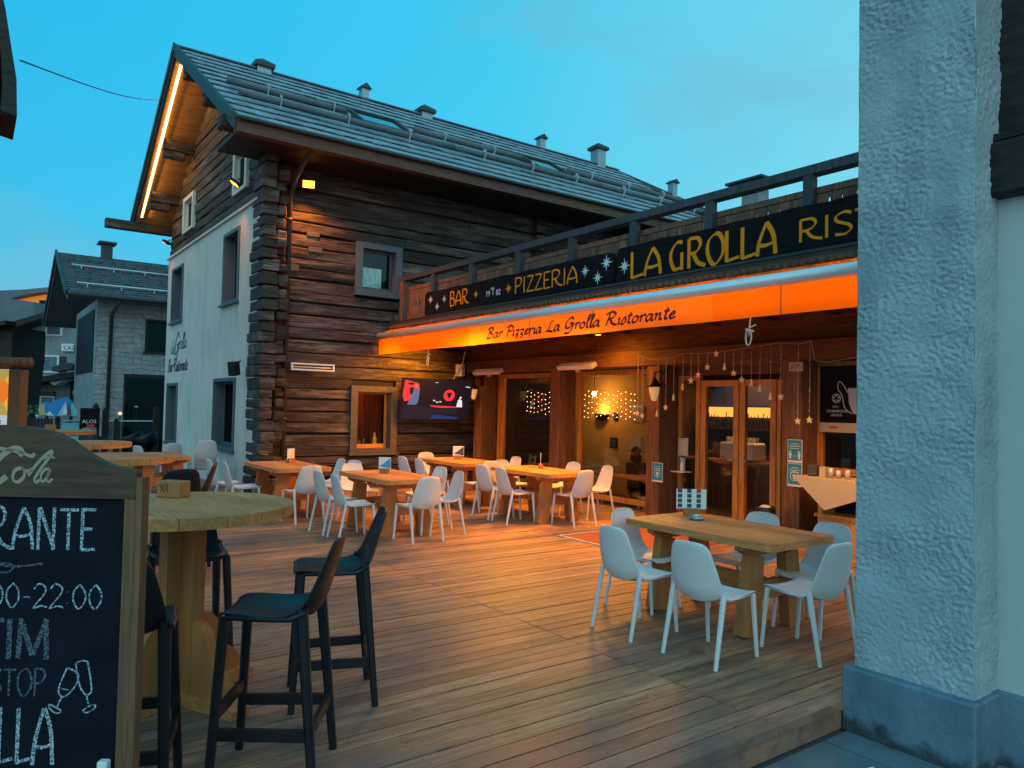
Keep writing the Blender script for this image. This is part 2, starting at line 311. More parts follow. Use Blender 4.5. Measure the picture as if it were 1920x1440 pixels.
def thing(name,label,cat,loc=(0,0,0),rz=0,group=None):
    o=bpy.data.objects.new(name,None); COL.objects.link(o); o.location=loc; o.rotation_euler=(0,0,rz); o.empty_display_size=.1
    o.matrix_basis=Matrix.Translation(loc)@Matrix.Rotation(rz,4,'Z')
    return tag(o,label,cat,group)
def copy_tree(o,parent=None):
    c=o.copy(); COL.objects.link(c)
    if parent is not None: c.parent=parent
    for ch in list(o.children): copy_tree(ch,c)
    return c
def place(o,loc,rz,label,group=None):
    o.location=loc; o.rotation_euler=(0,0,rz); o['label']=label
    if group: o['group']=group
    return o
def catmull(pts,n=6):
    if len(pts)<3: return pts
    P=[pts[0]]+list(pts)+[pts[-1]]; o=[]
    for i in range(1,len(P)-2):
        p0,p1,p2,p3=P[i-1:i+3]
        for k in range(n):
            t=k/n; o.append(tuple(.5*((2*b)+(c-a)*t+(2*a-5*b+4*c-d)*t*t+(-a+3*b-3*c+d)*t**3) for a,b,c,d in zip(p0,p1,p2,p3)))
    o.append(tuple(pts[-1])); return o
# ---------------------------------------------------------------- brush lettering
GL={ # capital letters, height 1 : (advance, strokes)
'A':(.72,[[(0,0),(.07,.45),(.3,1.0)],[(.3,1.0),(.52,.6),(.6,0)],[(.06,.32),(.3,.30),(.56,.36)],'s0','s2']),
'B':(.62,[[(.05,0),(.05,1)],[(.05,1),(.36,.97),(.42,.78),(.3,.58),(.05,.53)],[(.05,.53),(.4,.5),(.5,.26),(.36,.04),(.05,0)]]),
'R':(.74,[[(.05,0),(.05,1)],[(.05,1),(.38,.98),(.5,.78),(.36,.54),(.05,.48)],[(.22,.5),(.4,.16),(.7,.02)]]),
'P':(.60,[[(.05,0),(.05,1)],[(.05,1),(.38,.98),(.48,.76),(.34,.52),(.05,.46)]]),
'I':(.26,[[(.08,0),(.08,1)]]),
'Z':(.58,[[(.02,.97),(.46,.97)],[(.46,.97),(.02,.03)],[(.02,.03),(.52,.05)]]),
'E':(.54,[[(.05,0),(.05,1)],[(.05,.98),(.44,.98)],[(.05,.52),(.36,.52)],[(.05,.02),(.46,.05)]]),
'L':(.56,[[(.05,1),(.05,0)],[(.05,.02),(.5,.10)]]),
'G':(.74,[[(.52,.94),(.3,.97),(.08,.72),(.04,.4),(.2,.06),(.5,.1)],[(.5,.6),(.5,.0)]]),
'O':(.70,[[(.32,1),(.08,.8),(.04,.4),(.2,.05),(.38,.02),(.6,.3),(.62,.68),(.48,.95),(.32,1)]]),
'S':(.60,[[(.50,.90),(.3,.99),(.08,.84),(.12,.62),(.42,.42),(.50,.22),(.34,.03),(.06,.06)]]),
'T':(.62,[[(.0,.96),(.56,.96)],[(.28,.96),(.28,0)]]),
'N':(.66,[[(.05,0),(.05,1)],[(.05,1),(.5,0)],[(.5,0),(.5,1)]]),
'V':(.6,[[(0,1),(.25,0)],[(.25,0),(.5,1)]]),
'M':(.85,[[(.04,0),(.08,1)],[(.08,1),(.38,.1)],[(.38,.1),(.68,1)],[(.68,1),(.72,0)]]),
'0':(.56,[[(.26,1),(.06,.7),(.06,.3),(.24,0),(.44,.3),(.44,.7),(.26,1)]]),
'1':(.3,[[(.05,.8),(.16,1),(.16,0)]]),
'2':(.56,[[(.04,.78),(.2,1),(.42,.88),(.4,.6),(.06,.06),(.12,.02),(.3,.10),(.5,.04)]]),
'8':(.5,[[(.22,.54),(.06,.76),(.22,1),(.4,.76),(.22,.54),(.04,.25),(.22,0),(.42,.25),(.22,.54)]]),
'9':(.5,[[(.4,.8),(.2,1),(.06,.78),(.2,.56),(.4,.78),(.38,.3),(.15,0)]]),
'3':(.5,[[(.05,.88),(.3,1),(.4,.78),(.18,.55),(.42,.35),(.3,.04),(.03,.08)]]),
'7':(.5,[[(.03,.98),(.42,.98)],[(.42,.98),(.16,0)]]),
'-':(.36,[[(.04,.45),(.28,.45)]]),':':(.22,[[(.06,.7),(.07,.68)],[(.06,.25),(.07,.23)]]),' ':(.42,[]),'.':(.2,[[(.05,0),(.06,.02)]]),
}
GS={ # slanted brush script, x-height .5
'B':(.62,[[(.02,.85),(.3,1.02),(.55,.82),(.24,.55),(.5,.38),(.38,.05),(0,-.02)],[(.22,.95),(.08,.02)]]),
'P':(.55,[[(.0,.82),(.3,1.0),(.56,.8),(.44,.5),(.16,.48)],[(.25,.95),(.1,-.12)]]),
'L':(.62,[[(.5,.98),(.34,.8),(.24,.25),(.02,.02),(.2,.10),(.55,-.02)]]),
'G':(.72,[[(.62,.82),(.45,1.02),(.12,.65),(.14,.18),(.42,.2),(.6,.5)],[(.36,.5),(.62,.5),(.45,-.2),(.05,-.28)]]),
'R':(.78,[[(.0,.85),(.35,1.05),(.62,.85),(.45,.56),(.2,.5)],[(.28,.98),(.1,-.04)],[(.3,.5),(.5,.1),(.78,.0)]]),
'C':(.72,[[(.68,.78),(.62,1.0),(.3,.8),(.12,.3),(.3,.02),(.62,.25)]]),
'a':(.46,[[(.38,.46),(.16,.48),(.03,.2),(.14,.0),(.34,.36),(.38,.5)],[(.39,.5),(.33,.05),(.46,.06)]]),
'r':(.36,[[(.0,.36),(.12,.5),(.08,0)],[(.1,.3),(.26,.52),(.36,.4)]]),
'i':(.22,[[(.02,.36),(.12,.5),(.08,.04),(.2,.08)],[(.17,.68),(.18,.71)]]),
'z':(.40,[[(.04,.44),(.2,.5),(.34,.44),(.08,.04),(.22,.1),(.28,-.1),(.1,-.26)]]),
'e':(.36,[[(.06,.22),(.28,.36),(.22,.5),(.06,.3),(.12,.02),(.36,.12)]]),
'o':(.42,[[(.22,.5),(.05,.3),(.1,.02),(.3,.1),(.34,.4),(.22,.5)]]),
'l':(.24,[[(.04,.3),(.24,.9),(.14,1.0),(.08,.3),(.12,.02),(.24,.1)]]),
's':(.34,[[(.02,.1),(.2,.52),(.28,.2),(.14,-.02),(.0,.06)]]),
't':(.30,[[(.2,.85),(.1,.1),(.26,.06)],[(.02,.58),(.3,.62)]]),
'n':(.50,[[(.0,.4),(.12,.5),(.08,0)],[(.09,.25),(.28,.5),(.32,.3),(.32,.04),(.46,.08)]]),
' ':(.30,[]),'-':(.3,[[(.05,.4),(.3,.4)]])}
def ribbon(mb,pts,w0,w1,fn,pen=R(35),t=0):
    P=[Vector(p) for p in pts]; L=[];Rr=[]
    for i,p in enumerate(P):
        d=P[min(i+1,len(P)-1)]-P[max(i-1,0)]
        if d.length<1e-7: d=Vector((1,0))
        d.normalize(); n=Vector((-d.y,d.x)); a=math.atan2(d.y,d.x); w=w0+(w1-w0)*abs(math.sin(a-pen))
        L.append(p+n*w/2); Rr.append(p-n*w/2)
    vs=[fn(q.x,q.y,t) for q in L]+[fn(q.x,q.y,t) for q in Rr]; k=len(P)
    mb.add(vs,[(i,i+1,k+i+1,k+i) for i in range(k-1)])
def write(mb,text,u,v,h,fn,w0=.05,w1=.14,glyphs=GL,width=None,slant=0,pen=R(35),track=0,jit=0):
    adv=sum(glyphs[c][0]+track for c in text); sx=(width/adv) if width else h
    x=u; k=0
    for c in text:
        a,st=glyphs[c]
        for sk in st:
            if isinstance(sk,str): continue
            pp=catmull(sk,5) if len(sk)>2 else [tuple(sk[0]),tuple((p+q)/2 for p,q in zip(*sk)),tuple(sk[1])]
            ox=random.uniform(-jit,jit)*h; oy=random.uniform(-jit,jit)*h
            k+=1
            ribbon(mb,[(x+(p[0]+slant*p[1])*sx+ox,v+p[1]*h+oy) for p in pp],w0*h,w1*h,fn,pen,t=(k%5)*.00025)
        x+=(a+track)*sx
    return x
def fonttext(mb,text,size,fn,align='LEFT'):
    cu=bpy.data.curves.new('txt','FONT'); cu.body=text; cu.size=size; cu.align_x=align; cu.resolution_u=2
    o=bpy.data.objects.new('txt',cu); COL.objects.link(o); bpy.context.view_layer.update()
    me=o.evaluated_get(bpy.context.evaluated_depsgraph_get()).to_mesh()
    mb.add([fn(v.co.x,v.co.y,0) for v in me.vertices],[tuple(p.vertices) for p in me.polygons])
    bpy.data.objects.remove(o); bpy.data.curves.remove(cu)
# ================================================================ the ground and the deck
g=MB().box(-400,60,-200,300,-.5,-.18).build('ground','asphalt'); tag(g,kind='structure')
g=MB(); 
for i in range(8):
    for j in range(16):
        x0=-2.45+i*.92; y0=-4+j*.62+(.31 if i%2 else 0)*0
        g.box(x0+.006,x0+.914,y0+.006,y0+.614,-.179,-.172+random.uniform(0,.003))
tag(g.build('pavement','paving'),kind='structure')
tag(MB().box(-38,-22.5,-12,30,-.18,-.168).build('road','asphalt'),kind='structure')
deck=MB()
bx=-2.47; k=0
while bx>-26.5:
    segs=[-9+((k*37)%7)*.6,-.9 if k%2 else -1.6,3.66,7.6 if k%2 else 6.4,9.2]
    for a,b in zip(segs,segs[1:]):
        if bx<-14.1 and b>4.2: 
            if a>=4.2: continue
            b=4.2
        dz=random.uniform(-.0028,.0022)
        x1=bx-.1195; y0,y1=a+.003,b-.003
        if k==0:
            deck.box(x1,bx,y0,y1,-.055,dz)
        else: deck.add([(x,y,z) for x in(x1,bx) for y in(y0,y1) for z in(-.03,dz)],[(0,1,3,2),(4,6,7,5),(0,4,5,1),(2,3,7,6),(0,2,6,4),(1,5,7,3)])
    bx-=.1283; k+=1
tag(deck.build('deck','deck'),kind='structure')
tag(MB().box(-26.4,-2.60,-9,9.2,-.14,-.032).build('deck_underlay','dark'),kind='structure')
scr=MB()
bx=-2.47
while bx>-9.5:
    yy=-1.2
    while yy<7.5:
        for o_ in (-.03,-.09):
            x=bx+o_+random.uniform(-.004,.004); y=yy+random.uniform(-.012,.012)
            scr.add([(x+.0042*math.cos(k_*math.pi/3),y+.0042*math.sin(k_*math.pi/3),.0029) for k_ in range(6)],[tuple(range(6))])
        yy+=.61
    bx-=.1283
tag(scr.build('deck_screws','dark'),kind='structure')
fc=MB(); yy=-9
while yy<9.2:
    l=3.98; fc.box(-2.55,-2.485,yy+.004,min(yy+l,9.2),-.172,-.058); yy+=l
tag(fc.build('deck_edge','deck'),kind='structure')
# litter on the paving
for n_,(x,y,a) in enumerate(((-2.2,3.52,.3),(-2.12,3.95,1.2))):
    o=MB().tube([(x,y,-.167),(x+.035*math.cos(a),y+.035*math.sin(a),-.167)],.004,6).build('cigarette_end','paper'); tag(o,['white cigarette end on the paving, the one lying farther from the pillar','white cigarette end on the paving beside the deck edge, nearest the pillar'][n_],'cigarette end','cigarette ends on the paving')
# ================================================================ wall helpers
def panels(u0,u1,v0,v1,holes):
    us=sorted({u0,u1,*[h[0] for h in holes],*[h[1] for h in holes]}); out=[]
    for a,b in zip(us,us[1:]):
        m=(a+b)/2; hs=sorted([h for h in holes if h[0]<m<h[1]],key=lambda h:h[2]); z=v0
        for h in hs:
            if h[2]>z: out.append((a,b,z,h[2]))
            z=h[3]
        if z<v1: out.append((a,b,z,v1))
    return out
def log_course(mb,axis,a,b,zc,h,face,depth,rng,seg=.14,amp=.015):
    """one hewn log from a to b along axis (0=x,1=y); face = outer surface coordinate; sign of depth points outwards"""
    n=max(2,int((b-a)/seg)); prof=[(-.5,-.5),(-.475,.72),(-.40,.96),(-.05,1.0),(.38,.98),(.47,.80),(.5,-.5)]
    sd=rng.random()*100; vs=[]; off=rng.uniform(-.012,.012)
    for i in range(n+1):
        t=a+(b-a)*i/n
        for pz,pd in prof:
            nz1=noise.noise(Vector((t*1.1+sd,pz*2,zc*3)))*amp*1.6; nz2=noise.noise(Vector((t*5+sd,pz*5,zc*7)))*amp*.5
            zz=zc+pz*h*.95+(noise.noise(Vector((t*.8+sd,0,pz>0)))*.016); dd=face+ (pd-1)*.055*(1 if depth>0 else -1)+(nz1+nz2+off)*(1 if depth>0 else -1)
            vs.append((t,dd,zz) if axis==0 else (dd,t,zz))
    k=len(prof); fs=[(i*k+j,i*k+j+1,(i+1)*k+j+1,(i+1)*k+j) for i in range(n) for j in range(k-1)]
    fs+=[tuple(range(k)),tuple(n*k+j for j in range(k))]
    mb.add(vs,fs)
def subtract(a,b,cuts):
    iv=[(a,b)]
    for c,d in cuts:
        nx=[]
        for p,q in iv:
            if d<=p or c>=q: nx.append((p,q)); continue
            if c>p: nx.append((p,c))
            if d<q: nx.append((d,q))
        iv=nx
    return [(p,q) for p,q in iv if q-p>.04]
rng=random.Random(11)
# ================================================================ the log house
H=thing('log_house','large old timber and plaster chalet with snow log roof','house',(-17.35,10,0))
YG=4.22; XS=-14.1
gh=[(-16.13,-15.02,3.70,5.18),(-21.02,-19.80,3.70,5.12),(-16.57,-15.0,.74,2.18),(-21.2,-20.0,.62,2.14)]
w=MB()
for a,b,c_,d in panels(-21.6,-13.86,-.17,5.47,gh): w.box(a,b,YG,YG+.30,c_,d)
w.box(-21.66,-13.86,YG-.05,YG-.002,5.45,5.50)
w.build('plaster_wall','plaster_house',H)
MB().box(-21.5,-15.5,4.85,9.40,0,6.4).build('core_wall','room_dark',H)
MB().box(-21.5,-14.3,9.401,16.0,2.9,6.4).build('core_wall','room_dark',H)
MB().box(-15.5,-14.29,4.85,9.40,2.35,3.6).build('inner_floor','room_dark',H)
MB().box(-21.66,-21.55,4.3,16,-.17,5.4).build('side_wall','plaster_house',H)
# gable logs
lg=MB(); zc=5.62
def roofz(x): return 9.35-abs(x+17.35)*.628-.14
ah=[(-15.6,-14.7,5.88,6.76),(-20.0,-18.98,5.87,6.76)]
while zc<9.2:
    h=rng.uniform(.21,.26); zt=zc+h/2
    hw=(9.35-.14-zt)/.628+.12
    a=max(-21.55,-17.35-hw); b=min(-13.9,-17.35+hw)
    if b-a>.3:
        cuts=[(q[0],q[1]) for q in ah if q[2]<zc<q[3]]
        for p,q in subtract(a,b,cuts): log_course(lg,0,p,q,zc,h,YG+.03,-1,rng)
    zc+=h
lg.build('gable_logs','log_x',H)
gb=MB(); gb.add([(-21.4,YG+.14,5.4),(-14.2,YG+.14,5.4),(-14.2,YG+.14,7.0),(-17.35,YG+.14,9.1),(-21.4,YG+.14,6.6)],[(0,1,2,3,4)]); gb.build('gable_backing','dark',H)
# long side wall logs
lw=MB(); zc=.1
sh=[(6.28,7.27,3.97,5.02),(6.25,7.24,.72,2.08)]
ends=[]
while zc<6.35:
    h=rng.uniform(.19,.265); 
    ymax=9.3 if zc<3.3 else 16.2
    cuts=[(q[0],q[1]) for q in sh if q[2]-.04<zc<q[3]+.04]
    for p,q in subtract(4.5,ymax,cuts):
        # long logs are butted here and there
        cur=p
        while cur<q-.05:
            nx=min(q,cur+rng.uniform(2.2,5.5)); 
            if q-nx<.8: nx=q
            log_course(lw,1,cur,nx-.008,zc,h,XS,1,rng); cur=nx
    ends.append((zc,h)); zc+=h
lw.build('long_wall_logs','log',H)
MB().box(-14.26,-14.19,4.4,9.3,0,6.3).build('wall_backing','dark',H) if False else None
bk=MB()
for a,b,c_,d in panels(4.4,16.2,0,6.4,sh): bk.box(-14.28,-14.17,a,b,c_,d)
bk.build('wall_backing','dark',H)
# interlocked log ends at the corner
ce=MB()
zc=.02
while zc<6.3:
    h=rng.uniform(.17,.27); e=-13.43+rng.uniform(-.08,.07)-(.10 if zc>4.6 else 0)
    ce.chbox((e-14.2)/2,4.33+rng.uniform(-.03,.02),zc,e+14.2,rng.uniform(.22,.29),h*rng.uniform(.80,.95),.016)
    e3=e+rng.uniform(-.22,-.10)
    if rng.random()<.85: ce.chbox((e3-14.1)/2,4.60+rng.uniform(-.02,.03),zc+rng.uniform(-.05,.05),e3+14.1,rng.uniform(.16,.24),h*rng.uniform(.55,.95),.022)
    zc+=h*.98
for v_i in range(len(ce.v)):
    x,y,z=ce.v[v_i]; ce.v[v_i]=(x+noise.noise(Vector((x*9,y*9,z*5)))*.022,y+noise.noise(Vector((x*9+5,y*9,z*5)))*.02,z+noise.noise(Vector((x*7,y*7+9,z*5)))*.014)
ce.build('corner_log_ends','log',H)
# small cross-wall log ends near y=10.7
ce=MB()
for zc,h in ends:
    if zc>3.5: ce.chbox(-14.02,10.9+rng.uniform(-.02,.02),zc,.20,.26,h*.88,.02)
ce.build('cross_wall_log_ends','log',H)
for y,z,a,b in ((5.35,5.02,.26,.09),(5.4,4.72,.28,.1),(5.0,4.32,.16,.12)): MB().box(-14.10,-14.075,y-a/2,y+a/2,z-b/2,z+b/2).build('patch','weathered_frame',H)
# roof ------------------------------------------------------------
Y0,Y1=3.4,16.6; RX,RZ=-17.35,9.38; EZ=6.42; EXR,EXL=-12.62,-22.08
sl=MB()
for ex,sg in ((EXR,1),(EXL,-1)):
    d=Vector((ex-RX,0,EZ-RZ)); L=d.length; d.normalize(); nn=Vector((-d.z*sg,0,d.x*sg)) if sg>0 else Vector((d.z,0,-d.x)); 
    if nn.z<0: nn=-nn
    th=.11
    p=[Vector((RX,0,RZ)),Vector((ex,0,EZ)),Vector((ex,0,EZ))-nn*th,Vector((RX,0,RZ-th*1.18))]
    sl.add([(q.x,y,q.z) for y in(Y0+.02,Y1) for q in p],[(0,1,2,3),(7,6,5,4),(0,4,5,1),(1,5,6,2),(2,6,7,3),(3,7,4,0)])
roof=sl.build('roof','soffit',H)
d=Vector((EXR-RX,0,EZ-RZ)); SL=d.length; d.normalize(); nn=Vector((-d.z,0,d.x))
def rp(s,y,o): q=Vector((RX,y,RZ))+Vector((d.x,0,d.z))*s+Vector((nn.x,0,nn.z))*o; return (q.x,q.y,q.z)
s_=MB(); nr=12; ex_=SL/nr
for i in range(nr):
    y=Y0-.02+rng.uniform(0,.1)
    while y<Y1:
        wd=rng.uniform(.13,.26); y2=min(y+wd,Y1+.02); s0=i*ex_-.02; s1=(i+1)*ex_+rng.uniform(.015,.06); t=rng.uniform(.0,.012)
        if i==nr-1: s1=(i+1)*ex_+rng.uniform(.04,.10)
        a=.012; b=.050+t
        vs=[rp(s0,y+.004,a),rp(s0,y2-.004,a),rp(s1,y2-.004,b),rp(s1,y+.004,b),rp(s0,y+.004,a-.02),rp(s0,y2-.004,a-.02),rp(s1,y2-.004,b-.02),rp(s1,y+.004,b-.02)]
        s_.add(vs,[(0,1,2,3),(7,6,5,4),(0,4,5,1),(1,5,6,2),(2,6,7,3),(3,7,4,0)]); y=y2
s_.build('shingles','shingle',roof)
rc=MB(); 
rc.add([(RX-.16,y,RZ-.02) for y in(Y0,Y1)]+[(RX,y,RZ+.09) for y in(Y0,Y1)]+[(RX+.16,y,RZ-.0) for y in(Y0,Y1)],[(0,1,3,2),(2,3,5,4),(0,4,5,1),(0,2,4),(1,5,3)]); rc.build('ridge_cap','shingle',roof)
bg_=MB() # barge boards
for ex,sg in ((EXR,1),(EXL,-1)):
    for (ya,yb,h0,h1) in ((Y0-.05,Y0+.0,.10,-.20),(Y0-.08,Y0-.051,.12,-.06)):
        P=[(RX,RZ+h0*.9),(ex+.04*sg,EZ+h0*.9-.02),(ex+.04*sg,EZ+h1),(RX,RZ+h1)]
        bg_.prism(P,lambda u,v,t:(u,t,v),ya,yb)
bg_.build('barge_board','gutter',roof)
# exposed purlins with carved ends, under gable overhang
for x in (-20.8,-19.3,-17.35,-15.5):
    z=roofz(x)-.16; pu=MB()
    pu.chbox(x,(3.55+4.5)/2,z,.20,.95,.26,.02)
    pu.chbox(x,3.80,z-.22,.16,.5,.2,.03); pu.build('purlin','log',H)
MB().chbox(-21.85,3.65,EZ-.14,.22,1.9,.24,.02).build('purlin','log',H)
pe=MB(); pe.chbox(-13.15,3.65,6.47,.26,.75,.22,.02); 
pe.build('wall_plate','log',H)
MB().box(-12.78,-12.60,3.42,Y1,6.19,6.38).build('eave_beam','brown_trim',H)
MB().box(-14.1,-12.79,3.5,Y1,6.25,6.30).build('eave_soffit','dark_wood',H)
gt=MB(); gt.tube([(-12.53,Y0,6.41),(-12.53,Y1,6.41)],.035,8); gt.build('gutter','gutter',H)
# downpipe on the log corner
dp=thing('downpipe','dark metal downpipe beside the log corner','downpipe',(-13.98,4.83,0))
MB().tube([(-12.62,4.75,6.36),(-12.75,4.78,6.22),(-13.72,4.83,5.95),(-13.98,4.83,5.6),(-13.98,4.83,.05)],.05,8).build('pipe','gutter',dp)
b_=MB()
for z in (5.2,3.3,1.4): b_.tube([(-13.98,4.83,z-.025),(-13.98,4.83,z+.025)],.064,8)
b_.build('bracket','gutter',dp)
# snow guard logs
def roofx(x,o=.14):
    s=(x-RX)/d.x; return rp(s,0,o)
for nme,x,runs in (('lower',-13.85,[(3.75,8.3),(8.32,12.6),(12.62,16.5)]),('upper',-14.62,[(3.75,6.15),(7.75,10.7),(12.2,16.5)])):
    for i,(a,b) in enumerate(runs):
        sg=thing('snow_log','',  'snow guard',(x,a,roofx(x)[2]),0,'snow guard logs along the roof')
        sg['label']=f"weathered snow guard log of the {nme} row, {['nearest the gable','in the middle of its row','farthest from the gable'][i]}"
        q=roofx(x,.16); n=8
        MB().tube([(q[0]+rng.uniform(-.01,.01),a+(b-a)*j/n,q[2]+rng.uniform(-.008,.008)) for j in range(n+1)],[.064+rng.uniform(-.007,.007) for j in range(n+1)],8).build('log','snow_log',sg)
        yy=a+.75
        while yy<b:
            m_=MB(); q0=rp((x-RX)/d.x+.12,yy,.04); q1=rp((x-RX)/d.x+.12,yy,.26); q2=rp((x-RX)/d.x-.02,yy,.27)
            m_.bar(q0,q1,.05,.012,up=(0,1,0)); m_.bar(q1,q2,.05,.008,up=(0,1,0)); m_.build('bracket','galv',sg); yy+=1.35
hk=MB()
for i in range(nr):
    for y in [Y0+.7+j*1.1+(i%2)*.55 for j in range(12)]:
        if i%3: continue
        hk.add([Vector(rp(i*ex_+.1,y,.06)),Vector(rp(i*ex_+.1,y+.04,.06)),Vector(rp(i*ex_+.1,y+.02,.12))],[(0,1,2)])
# skylights
for i,(ya,yb) in enumerate(((6.35,7.55),(10.95,12.05))):
    sk=thing('skylight',['roof skylight reflecting the sky, the one nearer the gable','roof skylight reflecting the sky, the one farther from the gable'][i],'skylight',(-14.9,ya,7.8),0,'skylights in the shingle roof')
    s0=(-15.15-RX)/d.x; s1=(-14.2-RX)/d.x; m_=MB()
    for a,b,c_,e in ((s0,s0+.07,ya,yb),(s1-.07,s1,ya,yb),(s0+.07,s1-.07,ya,ya+.07),(s0+.07,s1-.07,yb-.07,yb)):
        m_.add([rp(a,c_,.02),rp(b,c_,.02),rp(b,e,.02),rp(a,e,.02),rp(a,c_,.16),rp(b,c_,.16),rp(b,e,.16),rp(a,e,.16)],[(0,1,2,3),(4,5,6,7),(0,1,5,4),(1,2,6,5),(2,3,7,6),(3,0,4,7)])
    m_.build('frame','gutter',sk)
    MB().add([rp(s0+.06,ya+.06,.12),rp(s1-.06,ya+.06,.12),rp(s1-.06,yb-.06,.12),rp(s0+.06,yb-.06,.12)],[(0,1,2,3)]).build('pane','skylight_glass',sk)
# chimneys and vents on the ridge
def chimney(y,w_,h,kind,label,x=-17.35,z0=9.2):
    t=thing('chimney' if kind=='c' else 'vent_pipe',label,'chimney' if kind=='c' else 'vent',(x,y,z0),0,'chimneys and vents on the long roof')
    MB().box(x-w_/2,x+w_/2,y-w_/2,y+w_/2,z0,z0+h).build('stack','grey_metal',t)
    o=w_*(.72 if kind=='c' else .8)
    if kind=='c':
        m_=MB().box(x-o,x+o,y-o,y+o,z0+h,z0+h+.09); m_.add([(x-o,y-o,z0+h+.091),(x+o,y-o,z0+h+.091),(x+o,y+o,z0+h+.091),(x-o,y+o,z0+h+.091),(x,y,z0+h+.26)],[(0,1,4),(1,2,4),(2,3,4),(3,0,4),(0,3,2,1)])
    else:
        m_=MB().add([(x-o,y-o,z0+h),(x+o,y-o,z0+h),(x+o,y+o,z0+h),(x-o,y+o,z0+h),(x-o,y,z0+h+.13),(x+o,y,z0+h+.13)],[(0,1,5,4),(2,3,4,5),(0,4,3),(1,2,5),(0,3,2,1)])
    m_.build('cap','gutter',t)
chimney(5.25,.32,.24,'c','broad capped chimney on the ridge, nearest the lit gable')
chimney(7.8,.19,.46,'v','slim ridge vent with small gabled cap, between the first two broad chimneys')
chimney(9.55,.32,.27,'c','low broad capped chimney midway along the ridge')
chimney(13.5,.20,.50,'v','slim ridge vent with gabled cap, left of the tallest chimney')
chimney(15.8,.34,.66,'c','tallest square chimney with pyramid cap towards the far end of the ridge')
# annex roof beyond
A2=thing('annex_roof','darker lower shingle roof running on beyond the ridge end','roof',(-17,21,8))
MB().add([(-18.2,16.7,9.75),(-18.2,27,8.6),(-12.4,27,5.4),(-12.4,16.7,6.55)],[(0,1,2,3)]).add([(-18.2,16.7,9.55),(-18.2,27,8.4),(-12.4,27,5.2),(-12.4,16.7,6.35)],[(3,2,1,0)]).build('roof_slab','slate',A2)
MB().bar((-18.2,16.6,9.78),(-18.2,27,8.63),.14,.16).bar((-12.4,16.62,6.5),(-18.2,16.62,9.7),.12,.2).build('ridge_board','gutter',A2)
chimney(20.2,.24,.62,'v','small ridge vent standing on the far annex roof',x=-18.2,z0=9.25)
ch=thing('flat_cap_chimney','square plastered chimney with flat slab cap behind the balcony railing','chimney',(-10.5,14.6,3.4))
MB().box(-10.85,-10.4,14.4,14.8,3.4,6.85).build('stack','plaster_grey',ch)
MB().box(-11.1,-10.1,14.1,15.1,6.98,7.03).build('cap','gutter',ch); MB().box(-10.8,-10.45,14.45,14.75,6.85,6.98).build('cap_support','gutter',ch)
# ---- windows of the log house
def window(P,plane,u0,u1,v0,v1,fm,trim=.09,proud=.05,rec=.16,pane='glass_dark',sash=True,lace=False,sill=True,mull=False,inner='dark'):
    """plane ('y',val) facing -y or ('x',val) facing +x"""
    ax,c0=plane
    def B(mb,a,b,c_,d_,o0,o1):
        if ax=='y': mb.box(a,b,c0-o1,c0-o0,c_,d_)
        else: mb.box(c0+o0,c0+o1,a,b,c_,d_)
    m_=MB(); t=trim
    B(m_,u0-t*.2,u0+t,v0,v1,-rec,proud); B(m_,u1-t,u1+t*.2,v0,v1,-rec,proud); B(m_,u0+t,u1-t,v1-t,v1,-rec,proud-.002); B(m_,u0+t,u1-t,v0,v0+t*.7,-rec,proud-.002)
    fr=m_.build('window',fm,P)
    s=MB(); t2=t+.045
    B(s,u0+t,u0+t2,v0+t*.7,v1-t,-rec-.02,-rec+.02);B(s,u1-t2,u1-t,v0+t*.7,v1-t,-rec-.02,-rec+.02);B(s,u0+t2,u1-t2,v1-t2,v1-t,-rec-.02,-rec+.018);B(s,u0+t2,u1-t2,v0+t*.7,v0+t2,-rec-.02,-rec+.018)
    if mull: B(s,(u0+u1)/2-.025,(u0+u1)/2+.025,v0+t2,v1-t2,-rec-.02,-rec+.016)
    def kid(mb,n,m): 
        o=mb.build(n,m,None); o.parent=fr; 
        L=P.matrix_basis.inverted(); o.data.transform(L); return o
    kid(s,'sash',fm if sash is True else sash)
    p=MB(); B(p,u0+t,u1-t,v0+t*.7,v1-t,-rec-.004,-rec); kid(p,'pane',pane)
    b=MB(); B(b,u0,u1,v0,v1,-rec-.5,-rec-.45); kid(b,'room_behind',inner) if inner else None
    if lace:
        q=MB(); B(q,u0+t+.05,u0+(u1-u0)*.66,v0+t,v0+(v1-v0)*.55,-rec-.03,-rec-.025); kid(q,'lace_curtain','lace')
    if sill:
        q=MB(); B(q,u0-.06,u1+.06,v0-.05,v0-.002,-.02,proud+.05); kid(q,'sill',fm)
    return fr
for (a,b,c_,e) in gh: window(H,('y',YG),a,b,c_,e,'window_grey',trim=.07,proud=.03,rec=.2,mull=False)
for i,(a,b,c_,e) in enumerate(ah): window(H,('y',YG+.03),a,b,c_,e,'white_frame',trim=.10,proud=.06,rec=.05,sill=False,pane='glass_dark',inner='dark')
window(H,('x',XS),6.28,7.27,3.97,5.02,'window_grey',trim=.12,proud=.06,rec=.17,lace=True,pane='glass')
lwin=window(H,('x',XS),6.25,7.24,.72,2.08,'weathered_frame',trim=.12,proud=.06,rec=.17,pane='glass',sash='orange_frame',inner=None)
